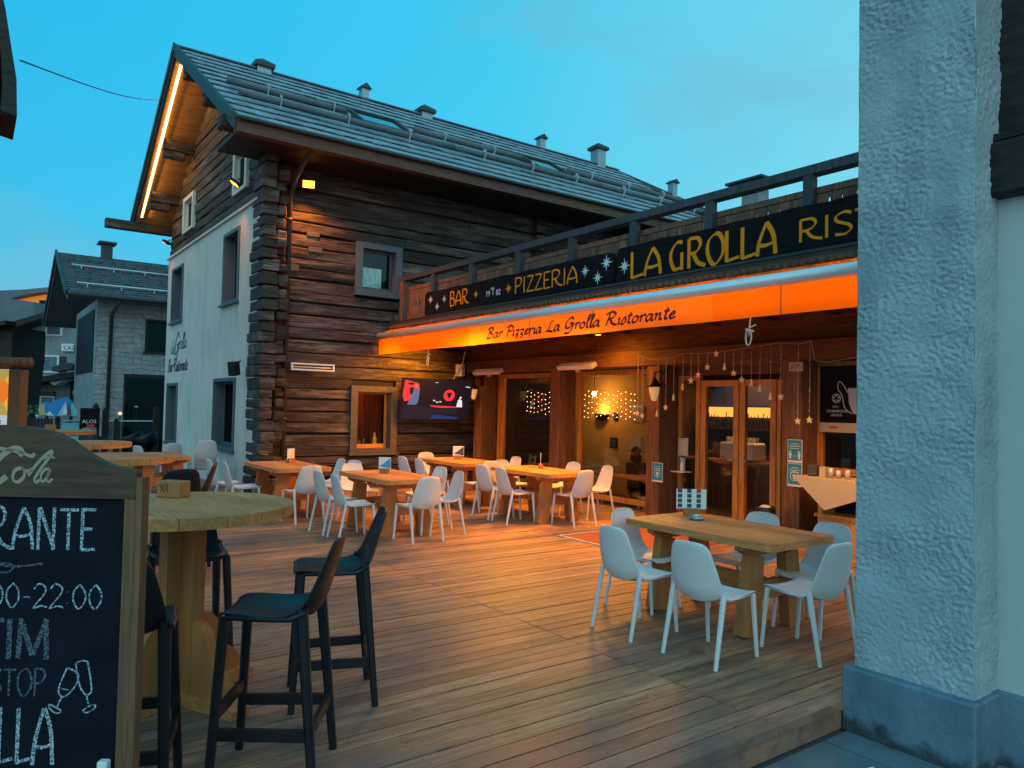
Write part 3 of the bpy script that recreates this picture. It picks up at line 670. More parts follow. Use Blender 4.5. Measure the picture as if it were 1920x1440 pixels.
# lower window: lit room, lantern bottle, wooden divider
rm=MB().box(-15.3,-15.25,6.0,7.5,.6,2.3).build('room_behind','curtain',None); rm.parent=lwin; rm.data.transform(H.matrix_basis.inverted())
_l=lamp('window_room_light','POINT',(-14.9,6.5,1.9),7,(1,.5,.18),shadow_soft_size=.1); _l.parent=H; _l.location=(-14.9+17.35,6.5-10,1.9)
lt=thing('candle_lantern','small yellow lantern standing inside the lower log wall window','lantern',(-14.45,6.95,.80))
MB().lathe([(.055,0),(.06,.02),(.05,.025),(.05,.16),(.058,.17),(.02,.24),(.012,.26),(.025,.27),(.02,.30),(0,.31)],(-14.45,6.95,.80),10).build('lantern_body','yellow',lt)
for i,(y,h) in enumerate(((6.72,.2),(6.62,.16),(6.55,.22))):
    tag(MB().lathe([(.03,0),(.03,h*.6),(.012,h*.8),(.012,h),(0,h)],(-14.5,y,.80),8).build('bottle','bottle_glass'),['dark bottle next to the yellow lantern in the window','short dark bottle, middle of three in the window','tall dark bottle farthest left in the window'][i],'bottle','bottles on the window ledge')
# LED strip under the left rake
ld=thing('led_strip','warm glowing light strip under the left slope of the gable roof','light strip',(-19.5,3.55,7.8))
P0,P1=Vector((-17.48,3.52,9.07)),Vector((-21.65,3.52,6.50))
MB().bar(P0,P1,.05,.05,up=(0,1,0)).build('diffuser','led_warm',ld)
lamp('led_light','AREA',(P0+P1)/2+Vector((.05,.1,-.10)),24,(1,.50,.10),target=(P0+P1)/2+Vector((.8,1.0,-.9)),parent=None,shape='RECTANGLE',size=4.6,size_y=.05)
bpy.data.objects['led_light'].parent=ld; bpy.data.objects['led_light'].matrix_parent_inverse=ld.matrix_basis.inverted()
bpy.data.objects['led_light'].rotation_euler=(0,0,0)
_l=bpy.data.objects['led_light']; _dx=(P1-P0).normalized(); _z=-(Vector((.45,.75,-.62))-_dx*Vector((.45,.75,-.62)).dot(_dx)).normalized(); _y=_z.cross(_dx)
_l.matrix_basis=Matrix(((_dx.x,_y.x,_z.x,(P0.x+P1.x)/2),(_dx.y,_y.y,_z.y,3.62),(_dx.z,_y.z,_z.z,(P0.z+P1.z)/2-.07),(0,0,0,1)))
sb=MB(); P=[(RX-.1,RZ-.16),(EXL+.1,EZ-.14),(EXL+.1,EZ-.165),(RX-.1,RZ-.185)]
sb.prism(P,lambda u,v,t:(u,t,v),Y0+.02,YG+.1); sb.build('soffit_boards','soffit',H)
# floodlights
def flood(loc,aim,label,power,spread=R(120),face=None):
    t=thing('floodlight',label,'floodlight',loc,0,'orange floodlights on the chalet'); L=Vector(loc); A0=(Vector(aim)-L).normalized(); A=(Vector(face)-L).normalized() if face else A0
    MB().bar(L-A*.03,L+A*.03,.24,.16).build('housing','black_metal',t)
    MB().bar(L+A*.031,L+A*.036,.21,.13).build('lamp_face','flood_glow',t)
    MB().tube([L-A*.03,L-A*.1,L-Vector((A.x,A.y,0))*.22],.012,6).build('bracket','black_metal',t)
    o=lamp('flood_light','SPOT',(0,0,0),power,(1,.30,.025),spot_size=spread,spot_blend=.7,shadow_soft_size=.05)
    q=(A0).to_track_quat('-Z','Y'); o.matrix_basis=Matrix.Translation(A*.05)@q.to_matrix().to_4x4(); o.parent=t
flood((-13.80,5.12,5.90),(-13.55,6.3,0),'orange floodlight glowing on the log wall beside the downpipe',520,face=(-10.5,3.9,4.6))
flood((-14.62,3.98,5.90),(-15.3,2.6,3.4),'orange floodlight under the right attic window',110)
flood((-20.85,4.02,5.78),(-22.3,2.6,3),'orange floodlight at the far left corner of the gable',25)
# wall speaker on plaster wall
def speaker(loc,aim,label,m,name='wall_speaker'):
    t=thing(name,label,'speaker',loc,0,'outdoor wall speakers'); L=Vector(loc); A=(Vector(aim)-L).normalized()
    MB().bar(L-A*.08,L+A*.08,.15,.26).build('cabinet',m,t)
    MB().tube([L-A*.08+Vector((0,0,.1)),L-A*.2+Vector((0,0,.12))],.015,6).build('bracket','black_metal',t)
speaker((-14.30,3.98,2.32),(-13.2,2.6,2.0),'black speaker on the plaster wall next to the log corner','black_plastic')
speaker((-13.98,8.75,2.50),(-12.8,7.0,2.3),'pale box speaker hanging above the television','enamel_white')
# painted writing on the gable
wr=MB(); fy=lambda u,v,t:(u,YG-.006-t,v)
write(wr,'La',-20.95,2.90,.34,fy,.05,.10,GS,slant=.2); write(wr,'G',-20.55,2.78,.62,fy,.05,.11,GS,slant=.2); write(wr,'rolla',-20.1,2.98,.38,fy,.05,.09,GS,width=.85,slant=.2)
write(wr,'Bar Ristorante',-21.2,2.44,.32,fy,.09,.16,GS,width=2.15,slant=.12)
wl=wr.build('wall_lettering','ink_grey',H)
# infra-red heater on the log wall
def heater(loc,rz,label,w_=.82,tilt=40,par=None):
    t=thing('patio_heater',label,'heater',loc,rz,'infrared patio heaters')
    ti=R(tilt)
    def T(mb):
        mb.v=[(x,y*math.cos(ti)+z*math.sin(ti),-y*math.sin(ti)+z*math.cos(ti)) for x,y,z in mb.v]; return mb
    m_=MB().box(-w_/2,w_/2,-.06,.0,-.07,-.045).box(-w_/2,w_/2,-.06,.0,.045,.07).box(-w_/2,-w_/2+.03,-.06,.0,-.0449,.0449).box(w_/2-.03,w_/2,-.06,.0,-.0449,.0449).box(-w_/2,w_/2,.001,.02,-.07,.07)
    T(m_).build('housing','enamel_white',t,world=False)
    T(MB().box(-w_/2+.03,w_/2-.03,-.012,-.006,-.044,.044)).build('reflector','gutter',t,world=False)
    T(MB().tube([(-w_/2+.04,-.03,0),(w_/2-.04,-.03,0)],.011,8)).build('heating_tube','star_gold',t,world=False)
    T(MB().box(-.06,.06,.021,.09,-.02,.02)).build('bracket','galv',t,world=False)
    return t
heater((-13.93,5.35,2.39),R(90),'infrared heater mounted alone on the log wall, left of the awning',.86,10)
# ================================================================ restaurant
YF=9.0
Q=thing('restaurant','timber framed restaurant pavilion with glass front and terrace roof','restaurant',(-8,10,0))
POSTS=[-13.65,-11.0,-8.47,-5.95,-3.3]
for x in POSTS:
    MB().chbox(x,YF+.22,1.22,.28,.42,2.6,.012).build('post','beam',Q)
MB().chbox(-8.2,YF+.13,2.57,11.8,.30,.27,.015).build('beam','beam_x',Q)
MB().box(-14.1,-2.2,YF+.1,YF+.4,2.72,3.25).build('upper_wall','beam_x',Q)
j=MB(); x=-13.9
while x<-2.3:
    j.box(x-.05,x+.05,6.95,9.1,3.0,3.2); x+=.95
j.build('joist','beam_x',Q)
MB().box(-14.1,-2.2,7.0,14,3.21,3.34).build('terrace_slab','brown_trim',Q)
MB().chbox(-8.2,7.22,3.03,11.8,.2,.26,.012).build('front_beam','beam_x',Q)
MB().box(-14.05,-2.2,7.12,7.17,3.34,3.44).build('edge_board','brown_trim',Q)
tl=MB(); x=-13.95
while x<-2.3:
    tl.tube([(x,6.98,3.27),(x,7.30,3.37)],.045,8); x+=.105
tl.build('roof_tiles','house_orange' if False else 'beam_x',Q)
MB().bar((-14.0,7.02,3.40),(-2.2,7.02,3.40),.05,.03).build('drip_rail','gutter',Q)
# floor and rooms behind the glass
MB().box(-18,-2.3,9.46,14,-.45,-.35).build('room_floor','room_dark',Q)
MB().box(-18,-2.3,9.46,14,2.62,2.70).build('room_ceiling','room_dark',Q)
MB().box(-18,-11.2,11.8,11.9,-.35,2.6).build('room_wall','mustard',Q)
MB().box(-11.2,-11.1,11.8,13.6,-.35,2.6).build('partition','room_dark',Q)
MB().box(-14.9,-13.9,11.7,11.79,-.35,1.5).build('panelling','room_dark',Q)
MB().box(-11.1,-2.2,13.6,13.7,-.35,2.6).build('rear_wall','room_dark',Q)
MB().box(-18.1,-18,9.46,14,-.35,2.6).build('inner_side_wall','room_dark',Q)
MB().box(-2.3,-2.2,9.0,13.6,-.35,2.6).build('end_wall','room_dark',Q)
MB().box(-14.1,-2.3,9.30,9.44,-.35,-.01).build('threshold','brown_trim',Q)
# glazing: (x0,x1) bays
YB=9.47
def frame(x0,x1,z0,z1,m='orange_frame',w_=.09,dp=.07,name='window',pane='glass',mid=()):
    m_=MB(); m_.box(x0,x0+w_,YB-dp/2,YB+dp/2,z0,z1).box(x1-w_,x1,YB-dp/2,YB+dp/2,z0,z1).box(x0+w_,x1-w_,YB-dp/2+.003,YB+dp/2-.003,z1-w_,z1).box(x0+w_,x1-w_,YB-dp/2+.003,YB+dp/2-.003,z0,z0+w_)
    for q in mid: m_.box(q-w_/2,q+w_/2,YB-dp/2,YB+dp/2,z0+w_,z1-w_)
    fr=m_.build(name,m,Q)
    p=MB().box(x0+w_,x1-w_,YB-.004,YB+.004,z0+w_,z1-w_).build('pane',pane,None); p.parent=fr; p.data.transform(Q.matrix_basis.inverted())
    return fr
frame(-14.05,-13.4,.05,2.42); frame(-13.36,-10.99,.05,2.42); frame(-10.82,-8.40,.05,2.42)
frame(-8.31,-7.86,.0,2.28,w_=.08)
for a,b in ((-7.84,-7.12),(-7.10,-6.47)):
    dr=frame(a,b,.0,2.2,name='door',w_=.095)
    x=b-.06 if a<-7.5 else a+.06
    h=MB().tube([(x,YB-.04,.98),(x,YB-.09,.98),(x+(-.11 if a<-7.5 else .11),YB-.09,.98)],.01,6).build('handle','galv',None); h.parent=dr; h.data.transform(Q.matrix_basis.inverted())
frame(-6.45,-5.99,.0,2.2,w_=.06); frame(-5.83,-3.5,.9,2.42)
MB().box(-8.4,-5.99,YB-.03,YB+.03,2.285,2.43).build('transom','beam_x',Q)
MB().box(-5.80,-3.4,YB-.05,YB+.06,.0,.9).build('parapet','beam_x',Q)
# balcony railing --------------------------------------------------
B=thing('balcony_railing','long dark wooden balcony railing with cut-out boards above the shop signs','railing',(-9,7.32,3.4))
MB().box(-14.05,-2.4,7.26,7.42,4.30,4.40).build('handrail','rail_grey',B)
MB().box(-14.0,-2.4,7.36,7.42,4.10,4.17).build('top_rail','rail',B); MB().box(-14.0,-2.4,7.36,7.42,3.50,3.58).build('bottom_rail','rail',B)
for x in (-12.73,-11.35,-9.92,-8.57,-7.26,-5.96,-4.62,-3.3): MB().box(x-.06,x+.06,7.27,7.355,3.42,4.30).build('post','rail_grey',B)
MB().box(-14.06,-13.9,7.24,7.42,3.3,4.3).build('post','rail',B)
pk=MB(); x=-13.85; i=0
while x<-2.5:
    w_=.145; cut=(i%9) not in (0,4,5)
    z0,z1=3.46,4.09
    if cut:
        P=[(x,z0),(x+w_,z0),(x+w_,z1-.36),(x+w_-.028,z1-.33),(x+w_-.042,z1-.29),(x+w_-.028,z1-.25),(x+w_-.012,z1-.22),(x+w_-.012,z1-.06),(x+w_,z1-.05),(x+w_,z1),(x,z1),(x,z1-.05),(x+.012,z1-.06),(x+.012,z1-.22),(x+.028,z1-.25),(x+.042,z1-.29),(x+.028,z1-.33),(x,z1-.36)]
    else: P=[(x,z0),(x+w_,z0),(x+w_,z1),(x,z1)]
    pk.prism(P,lambda u,v,t:(u,t,v),7.365,7.388); x+=.152; i+=1
pk.build('cut_out_boards','rail',B)
# signs -------------------------------------------------------------
fs=lambda u,v,t:(u,7.205-t,v)
def signboard(x0,x1,z0,z1,label,seed):
    t=thing('sign_board',label,'sign',((x0+x1)/2,7.23,z0),0,'black painted wooden sign boards'); rg=random.Random(seed); P=[]
    n=14; r_=.07
    for i in range(n+1): P.append((x0+r_+(x1-x0-2*r_)*i/n,z0+rg.uniform(-.012,.012)))
    P+= [(x1-.02,z0+.03),(x1,z0+.1),(x1,z1-.1),(x1-.02,z1-.03)]
    for i in range(n+1): P.append((x1-r_-(x1-x0-2*r_)*i/n,z1+rg.uniform(-.014,.014)))
    P+= [(x0+.02,z1-.03),(x0,z1-.1),(x0,z0+.1),(x0+.02,z0+.03)]
    MB().prism(P,lambda u,v,t:(u,t,v),7.21,7.262).build('board','sign_black',t); return t
def star8(mb,cx,cz,r_,fn,n=8,inner=.32):
    P=[]
    for k in range(2*n):
        a=math.pi*k/n+R(90); q=r_*(1 if k%4==0 else .72) if k%2==0 else r_*inner*.95; P.append((cx+q*math.cos(a),cz+q*math.sin(a)))
    o=[fn(cx,cz,.0006)]+[fn(u,v,.0006) for u,v in P]; mb.add(o,[(0,i+1,(i+1)%(2*n)+1) for i in range(2*n)])
s1=signboard(-12.9,-7.55,3.47,3.92,'black wooden sign reading BAR PIZZERIA with white snowflakes',3)
for w_ in (('BAR',-11.93,3.565,.27,.66),('PIZZERIA',-9.88,3.57,.26,1.60)): t_=MB(); write(t_,w_[0],w_[1],w_[2],w_[3],fs,.05,.13,width=w_[4]); t_.build('lettering','gold',s1)
t_=MB(); star8(t_,-11.05,3.70,.085,fs); star8(t_,-10.06,3.69,.10,fs); t_.build('gold_star','gold',s1)
t_=MB()
for x,z,q in ((-12.66,3.77,.10),(-12.40,3.61,.095),(-12.14,3.73,.09),(-8.15,3.72,.10),(-7.88,3.59,.11),(-7.70,3.78,.125)): star8(t_,x,z,q,fs)
write(t_,'19',-10.73,3.62,.085,fs,.14,.24,width=.13); write(t_,'82',-10.42,3.62,.085,fs,.14,.24,width=.13)
write(t_,'T',-10.545,3.625,.11,fs,.1,.2,width=.07); write(t_,'EST',-10.585,3.725,.035,fs,.14,.2,width=.12); t_.build('snowflakes_and_date','star_white',s1)
s2=signboard(-7.50,-2.0,3.40,3.95,'large black wooden sign reading LA GROLLA RIST with gold letters',5)
for w_ in (('LA',-7.22,3.49,.36,.60),('GROLLA',-6.52,3.49,.37,1.60),('RISTORANTE',-4.68,3.56,.24,2.45)): t_=MB(); write(t_,w_[0],w_[1],w_[2],w_[3],fs,.055,.16,width=w_[4]); t_.build('lettering','gold',s2)
t_=MB(); star8(t_,-7.34,3.68,.12,fs); t_.build('snowflake','star_white',s2)
for i,(x0,x1) in enumerate(((-12.5,-12.4),(-10,-9.9),(-8.2,-8.1),(-7.3,-7.2),(-5.2,-5.1))):
    tag(MB().box(x0,x1,7.17,7.30,3.36,3.42).build('sign_bracket','galv'),f"small metal bracket under the sign boards, number {i+1} from the log house" ,'bracket','sign brackets') if i<0 else None
# awning ------------------------------------------------------------
AW=thing('awning','orange fabric awning with scalloped script lettering on its valance','awning',(-8.2,7,3.1)); AW['label']='long retracted orange awning with lettered valance and pale front tube'
MB().tube([(-14.06,6.81,3.11),(-2.3,6.81,3.11)],.072,14).build('front_tube','alu',AW)
MB().add([(-14.0,6.83,3.17),(-2.3,6.83,3.17),(-2.3,7.08,3.30),(-14.0,7.08,3.30)],[(0,1,2,3)]).build('canopy','orange_canvas',AW)
def valance(x0,x1,m,name):
    n=int((x1-x0)/.25); vs=[]; 
    for i in range(n+1):
        x=x0+(x1-x0)*i/n
        for k,z in enumerate((3.045,2.95,2.85,2.735)):
            y=6.785+ (.006*noise.noise(Vector((x*1.3,z*2,0))))*k*2; vs.append((x,y,z))
    fs_=[(i*4+k,(i+1)*4+k,(i+1)*4+k+1,i*4+k+1) for i in range(n) for k in range(3)]
    return MB().add(vs,fs_,True).build(name,m,AW)
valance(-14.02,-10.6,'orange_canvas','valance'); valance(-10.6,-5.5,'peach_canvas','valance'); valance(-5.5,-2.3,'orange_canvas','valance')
t_=MB(); fa=lambda u,v,t:(u,6.762-t,v)
write(t_,'Bar Pizzeria La Grolla Ristorante',-10.02,2.815,.165,fa,.10,.24,GS,width=4.0,slant=.12); t_.build('lettering','ink',AW)
sm_=MB()
for x in (-13.0,-11.6,-8.9,-7.5,-4.6,-3.4): sm_.box(x-.004,x+.004,6.770,6.775,2.74,3.04)
sm_.build('seam','beam_x',AW)
for x in (-13.6,-9.5,-5.6):
    MB().bar((x,7.1,3.18),(x+.9,7.0,3.08),.05,.04).bar((x+.9,7.0,3.08),(x+.15,6.86,3.08),.04,.03).build('folding_arm','enamel_white',AW)
MB().tube([(-13.95,6.95,2.85),(-13.95,6.95,2.50),(-13.9,7.0,2.46),(-13.6,7.4,2.42),(-13.55,7.45,2.6)],.008,6).build('crank_handle','gutter',AW)
def ropeknot(x,y,z,label):
    t=thing('rope',label,'rope',(x,y,z),0,'knotted cords hanging from the awning')
    loop=[(x+.045*math.sin(a)*(1 if a<math.pi else .6)-.03,y,z-.2-.09*(1-math.cos(a))) for a in [i*math.pi/6 for i in range(13)]]
    MB().tube([(x,y,z),(x-.01,y,z-.09),(x-.02,y,z-.2)],.008,6).tube([(p[0],p[1],p[2]+.08) for p in loop],.009,6).tube([(x-.05,y,z-.16),(x+.0,y,z-.10),(x+.07,y,z-.08)],.009,6).tube([(x-.06,y,z-.12),(x+.04,y,z-.15)],.012,6).build('cord','rope',t)
ropeknot(-5.02,6.84,2.74,'pale knotted cord hanging from the awning, nearest the rough pillar'); ropeknot(-12.05,6.84,2.74,'pale knotted cord hanging from the awning above the television')
# heaters under the beam
heater((-13.05,8.86,2.43),0,'lit infrared heater under the beam between the television and first post',.95,62)
heater((-10.2,8.86,2.46),0,'lit infrared heater under the beam above the middle of the glass front',.95,62)
# lantern lamps
def lantern(x,label):
    t=thing('wall_lantern',label,'lantern',(x,8.80,2.05),0,'coach lanterns on the posts')
    MB().lathe([(.03,-.19),(.045,-.17),(.075,-.05),(.085,.02),(.085,.03)],(x,8.80,2.05),10).build('glass_globe','lantern_glass',t)
    MB().lathe([(.125,.03),(.12,.05),(.06,.12),(.03,.17),(.015,.19),(.012,.27),(0,.28)],(x,8.80,2.05),12).build('cap','black_metal',t)
    MB().tube([(x,8.80,2.30),(x,8.9,2.34),(x+.03,8.99,2.30)],.012,6).box(x+.0,x+.10,8.975,8.998,2.16,2.42).build('wall_arm','black_metal',t)
lantern(-13.50,'coach lantern on the post beside the television'); lantern(-8.25,'coach lantern on the post left of the doors')
# star garland -------------------------------------------------------
gl=thing('star_garland','hanging light garland of small stars and bells across the doorway','garland',(-7.2,8.85,2.6))
wire=[(-8.68,2.62),(-8.38,2.53),(-7.93,2.54),(-7.71,2.59),(-7.26,2.58),(-6.92,2.59),(-6.55,2.62),(-6.16,2.65),(-6.0,2.66),(-5.72,2.63),(-5.56,2.67)]
wm=MB().tube([(x,8.85,z) for x,z in catmull(wire,3)],.003,4)
def wz(x):
    for (a,b),(c_,d_) in zip(wire,wire[1:]):
        if a<=x<=c_: return b+(d_-b)*(x-a)/(c_-a)
    return 2.62
STARS=[(-8.55,1.62),(-8.66,1.66),(-8.05,1.76),(-7.55,2.17),(-7.41,2.26),(-7.24,2.37),(-7.08,2.56),(-6.77,2.27),(-6.63,2.17),(-6.00,1.93),(-5.74,1.61),(-5.57,1.63)]
BELLS=[(-8.23,1.66),(-7.89,1.92),(-7.71,2.08),(-6.93,2.37),(-6.47,2.13),(-6.33,2.05),(-6.16,1.94)]
for x,z in STARS:
    wm.tube([(x,8.85,z+.05),(x+.003,8.85,wz(x))],.0028,4)
    zz=z+.12
    while zz<wz(x)-.05: wm.box(x-.012,x+.004,8.846,8.852,zz,zz+.012); zz+=.13
    P=[]
    for k in range(10):
        a=math.pi*k/5+R(90); q=.052 if k%2==0 else .022; P.append((x+q*math.cos(a),z+q*math.sin(a)))
    MB().prism(P,lambda u,v,t:(u,t,v),8.843,8.857).build('star','star_gold',gl)
for x,z in BELLS:
    wm.tube([(x,8.85,z+.06),(x+.003,8.85,wz(x))],.0028,4); MB().lathe([(.022,-.05),(.020,-.02),(.010,.04),(0,.06)],(x,8.85,z),8).build('bell','star_gold',gl)
wm.tube([(-5.56,8.85,2.67),(-5.50,8.85,2.40),(-5.35,8.9,2.38),(-4.4,8.95,2.5)],.0035,4)
wm.build('wire','rope',gl)
# posters, plates ------------------------------------------------------
def panel(name,label,cat,x0,x1,z0,z1,y,m,grp=None):
    t=thing(name,label,cat,((x0+x1)/2,y,z0),0,grp); MB().box(x0,x1,y-.006,y,z0,z1).build('sheet',m,t); return t
def teal(x0,x1,z0,z1,label,kind):
    y=8.998; t=panel('notice',label,'poster',x0,x1,z0,z1,y,'paper','blue safety notices on the posts'); w_=x1-x0; h=z1-z0
    MB().box(x0+.008,x1-.008,y-.0075,y-.006,z0+.03,z1-.008).build('blue_print','poster_teal',t)
    m_=MB(); cx=(x0+x1)/2; fz=lambda u,v,tt:(u,y-.0085-tt,v)
    for k,(q,l) in enumerate(((.06,.5),(.09,.7),(.12,.6))): m_.box(cx-w_*l/2,cx+w_*l/2,y-.0088,y-.0080,z1-q-.004,z1-q+.004)
    if kind=='dist':
        for s_ in (-1,1):
            px=cx+s_*w_*.3; m_.lathe([(0,0),(.012,.006),(.012,.018),(0,.026)],(px,y-.009,z0+.135),8,sy=.1).prism([(px-.02,z0+.13),(px+.02,z0+.13),(px+.012,z0+.05),(px-.012,z0+.05)],lambda u,v,tt:(u,y-.0085-tt,v),0,.0005)
        m_.box(cx-.03,cx+.03,y-.0088,y-.008,z0+.085,z0+.09)
    else:
        ring=[(cx+.062*math.cos(a),z0+.14+.062*math.sin(a)) for a in [i*math.pi/10 for i in range(21)]]
        ribbon(m_,ring,.009,.009,fz); m_.prism([(cx-.03,z0+.16),(cx+.03,z0+.16),(cx+.02,z0+.11),(cx,z0+.09),(cx-.02,z0+.11)],lambda u,v,tt:(u,y-.0085-tt,v),0,.0005)
    m_.build('white_print','paper',t)
teal(-8.45,-8.22,.56,.87,'light blue notice with round hand symbol on the post left of the doors','hand')
teal(-5.98,-5.76,1.05,1.36,'upper light blue notice with two standing figures right of the doors','dist')
teal(-5.98,-5.76,.73,1.04,'lower light blue notice with crossed hand symbol right of the doors','hand')
t=thing('number_plate','rounded cream house number plate reading 307 on the post','number plate',(-5.86,8.99,2.34))
MB().chbox(-5.86,8.985,2.34,.21,.02,.125,.009).build('plate','cream',t)
m_=MB(); fonttext(m_,'307"',.085,lambda u,v,tt:(-5.945+u,8.972,2.31+v)); m_.build('numerals','ink',t)
t=panel('framed_notice','small framed paper notice hanging above the hand sanitiser','notice',-8.17,-7.97,.99,1.27,9.30,'cream')
m_=MB()
for k in range(9): m_.box(-8.14,-8.00,9.292,9.2935,1.02+k*.026,1.026+k*.026)
m_.build('print','rope',t)
t=thing('sanitiser_shelf','small white wall shelf with round backplate for hand sanitiser','shelf',(-8.05,9.25,.74))
MB().box(-8.18,-7.93,9.12,9.34,.735,.745).build('shelf','enamel_white',t); MB().box(-8.15,-8.07,9.33,9.345,.745,.93).lathe([(0,0),(.055,0),(.055,.008),(0,.008)],(-8.11,9.335,.94),14).build('backplate','paper',t)
t=thing('sanitiser_bottle','white pump bottle of hand sanitiser on the little shelf','bottle',(-8.0,9.2,.745))
MB().lathe([(.030,0),(.033,.01),(.033,.12),(.014,.15),(.014,.165)],(-8.0,9.2,.745),12).build('bottle','enamel_white',t); MB().lathe([(.016,.165),(.016,.185),(.005,.19),(.005,.215),(0,.216)],(-8.0,9.2,.745),8).box(-8.03,-8.0,9.195,9.205,.955,.965).build('pump','paper',t)
t=panel('pasted_notice','small pale green leaflet stuck inside the window by the post','leaflet',-8.78,-8.60,.62,.90,9.42,'green_pale')
t=panel('door_sticker','tiny white sticker on the narrow side window by the doors','sticker',-8.20,-8.10,1.18,1.27,9.455,'paper')
t=panel('taped_sheet','white sheet taped on the glass right of the doors','sheet',-6.34,-6.14,1.33,1.52,9.455,'paper')
# champions poster
t=thing('football_poster','dark football poster with trophy and CHAMPIONS LEAGUE lettering behind the right window','poster',(-5.3,9.40,1.5))
MB().box(-5.76,-4.9,9.40,9.408,1.60,2.36).build('sheet','screen_dark' if False else 'sign_black',t); MB().box(-5.76,-4.9,9.398,9.407,1.47,1.597).build('footer','cream',t)
MB().box(-5.62,-5.50,9.395,9.3975,1.52,1.55).build('red_badge','red',t)
m_=MB(); F_=lambda u,v,tt:(-5.40+u,9.396-tt,1.70+v)
fonttext(m_,'CHAMPIONS',.052,lambda u,v,tt:(-5.66+u,9.396,1.735+v)); fonttext(m_,'LEAGUE',.045,lambda u,v,tt:(-5.60+u,9.396,1.685+v)); fonttext(m_,'UEFA',.036,lambda u,v,tt:(-5.575+u,9.396,1.80+v))
ring=[(-5.52+.058*math.cos(a),1.925+.058*math.sin(a)) for a in [i*math.pi/9 for i in range(19)]]; ribbon(m_,ring,.008,.008,lambda u,v,tt:(u,9.396,v))
for k in range(5):
    a=R(90+72*k); cx,cz=-5.52+.036*math.cos(a),1.925+.036*math.sin(a)
    P=[(cx+(.020 if q%2==0 else .008)*math.cos(a+math.pi*q/5),cz+(.020 if q%2==0 else .008)*math.sin(a+math.pi*q/5)) for q in range(10)]
    m_.prism(P,lambda u,v,tt:(u,9.396-tt,v),0,.0005)
m_.build('print','paper',t)
m_=MB(); m_.prism([(-5.36,2.06),(-5.12,2.06),(-5.14,1.85),(-5.20,1.72),(-5.28,1.72),(-5.34,1.85)],lambda u,v,tt:(u,9.396-tt,v),0,.0006)
ribbon(m_,catmull([(-5.36,2.0),(-5.42,2.10),(-5.48,2.15),(-5.50,2.06),(-5.44,1.96),(-5.40,1.80),(-5.30,1.72)],4),.014,.014,lambda u,v,tt:(u,9.3955,v)); m_.build('trophy_print','galv',t)
# television ------------------------------------------------------------
TV=thing('television','wall mounted flat television showing a red logo and presenter','television',(-13.70,8.12,1.84))
ang=R(62)   # screen x axis direction in plan
a0=math.atan2(1.20,.24); ux=Vector((math.cos(a0),math.sin(a0),0)); nrm=Vector((ux.y,-ux.x,0)); ti=R(16); nrm=(nrm*math.cos(ti)+Vector((0,0,-1))*math.sin(ti)).normalized(); uz=nrm.cross(ux) if False else ux.cross(nrm).normalized()
if uz.z<0: uz=-uz
TC=Vector((-13.66,7.97,1.83)); TWD,THT=1.34,.78
tv=lambda u,v,t=0:TC+ux*u*1.16+uz*v*1.16+nrm*t
def tvq(mb,pts,t,th=0): mb.add([tv(u,v,t) for u,v in pts],[tuple(range(len(pts)))])
m_=MB(); P=[(-TWD/2,-THT/2),(TWD/2,-THT/2),(TWD/2,THT/2),(-TWD/2,THT/2)]; m_.prism(P,lambda u,v,t:tv(u,v,t),-.05,0); m_.build('casing','black_plastic',TV)
m_=MB(); k=.012; tvq(m_,[(-TWD/2+k,-THT/2+k),(TWD/2-k,-THT/2+k),(TWD/2-k,THT/2-k),(-TWD/2+k,THT/2-k)],.001); m_.build('screen','screen_black',TV)
def disc(cx,cy,r_,n=18,sx=1): return [(cx+r_*sx*math.cos(2*math.pi*i/n),cy+r_*math.sin(2*math.pi*i/n)) for i in range(n)]
m_=MB(); tvq(m_,[(-.62,.34),(-.60,.36),(-.36,.30),(-.33,.20),(-.34,.0),(-.38,-.10),(-.50,-.02),(-.60,-.04),(-.64,.08)],.002); tvq(m_,disc(.24,.09,.11),.002); tvq(m_,[(-.10,-.10),(.02,-.11),(.40,-.12),(.40,-.14),(.05,-.15),(-.10,-.12)],.002); m_.build('picture','screen_red',TV)
m_=MB(); tvq(m_,[(-.52,.22),(-.44,.22),(-.45,.12),(-.48,.08),(-.51,.12)],.003); tvq(m_,[(.19,.14),(.29,.14),(.27,.07),(.24,.03),(.21,.07)],.003); tvq(m_,[(-.56,.31),(-.44,.31),(-.46,.27),(-.54,.27)],.003); m_.build('picture','screen_black',TV)
m_=MB(); tvq(m_,[(-.54,-.10),(-.46,.12),(-.43,.20),(-.36,.20),(-.33,.10),(-.34,-.05),(-.38,-.10)],.0035); m_.build('picture','screen_suit',TV)
m_=MB(); tvq(m_,disc(-.40,.245,.032,10),.0036); m_.build('picture','screen_skin',TV)
m_=MB(); tvq(m_,[(.40,-.13),(.42,.0),(.45,.03),(.50,.0),(.52,-.13)],.0035); tvq(m_,disc(.465,.05,.022,10),.0035); tvq(m_,[(.54,.27),(.63,.26),(.63,.245),(.54,.255)],.0035); tvq(m_,[(-.05,.33),(.0,.33),(0,.32),(-.05,.32)],.0035)
for x,y in ((-.06,.0),(.0,-.03),(.06,-.02)): tvq(m_,[(x,y),(x+.05,y-.01),(x+.04,y-.025),(x,y-.02)],.0035)
m_.build('picture','screen_white',TV)
m_=MB(); tvq(m_,[(-.10,-.36),(.46,-.36),(.44,-.32),(-.02,-.27)],.0035); m_.build('picture','screen_blue',TV)
m_=MB(); tvq(m_,[(-.62,-.36),(-.12,-.36),(-.02,-.24),(.42,-.28),(.45,-.16),(-.6,-.12)],.0025); m_.build('picture','screen_dark',TV)
MB().bar((-14.08,8.1,1.9),TC-nrm*.05,.08,.2).build('wall_bracket','black_metal',TV)
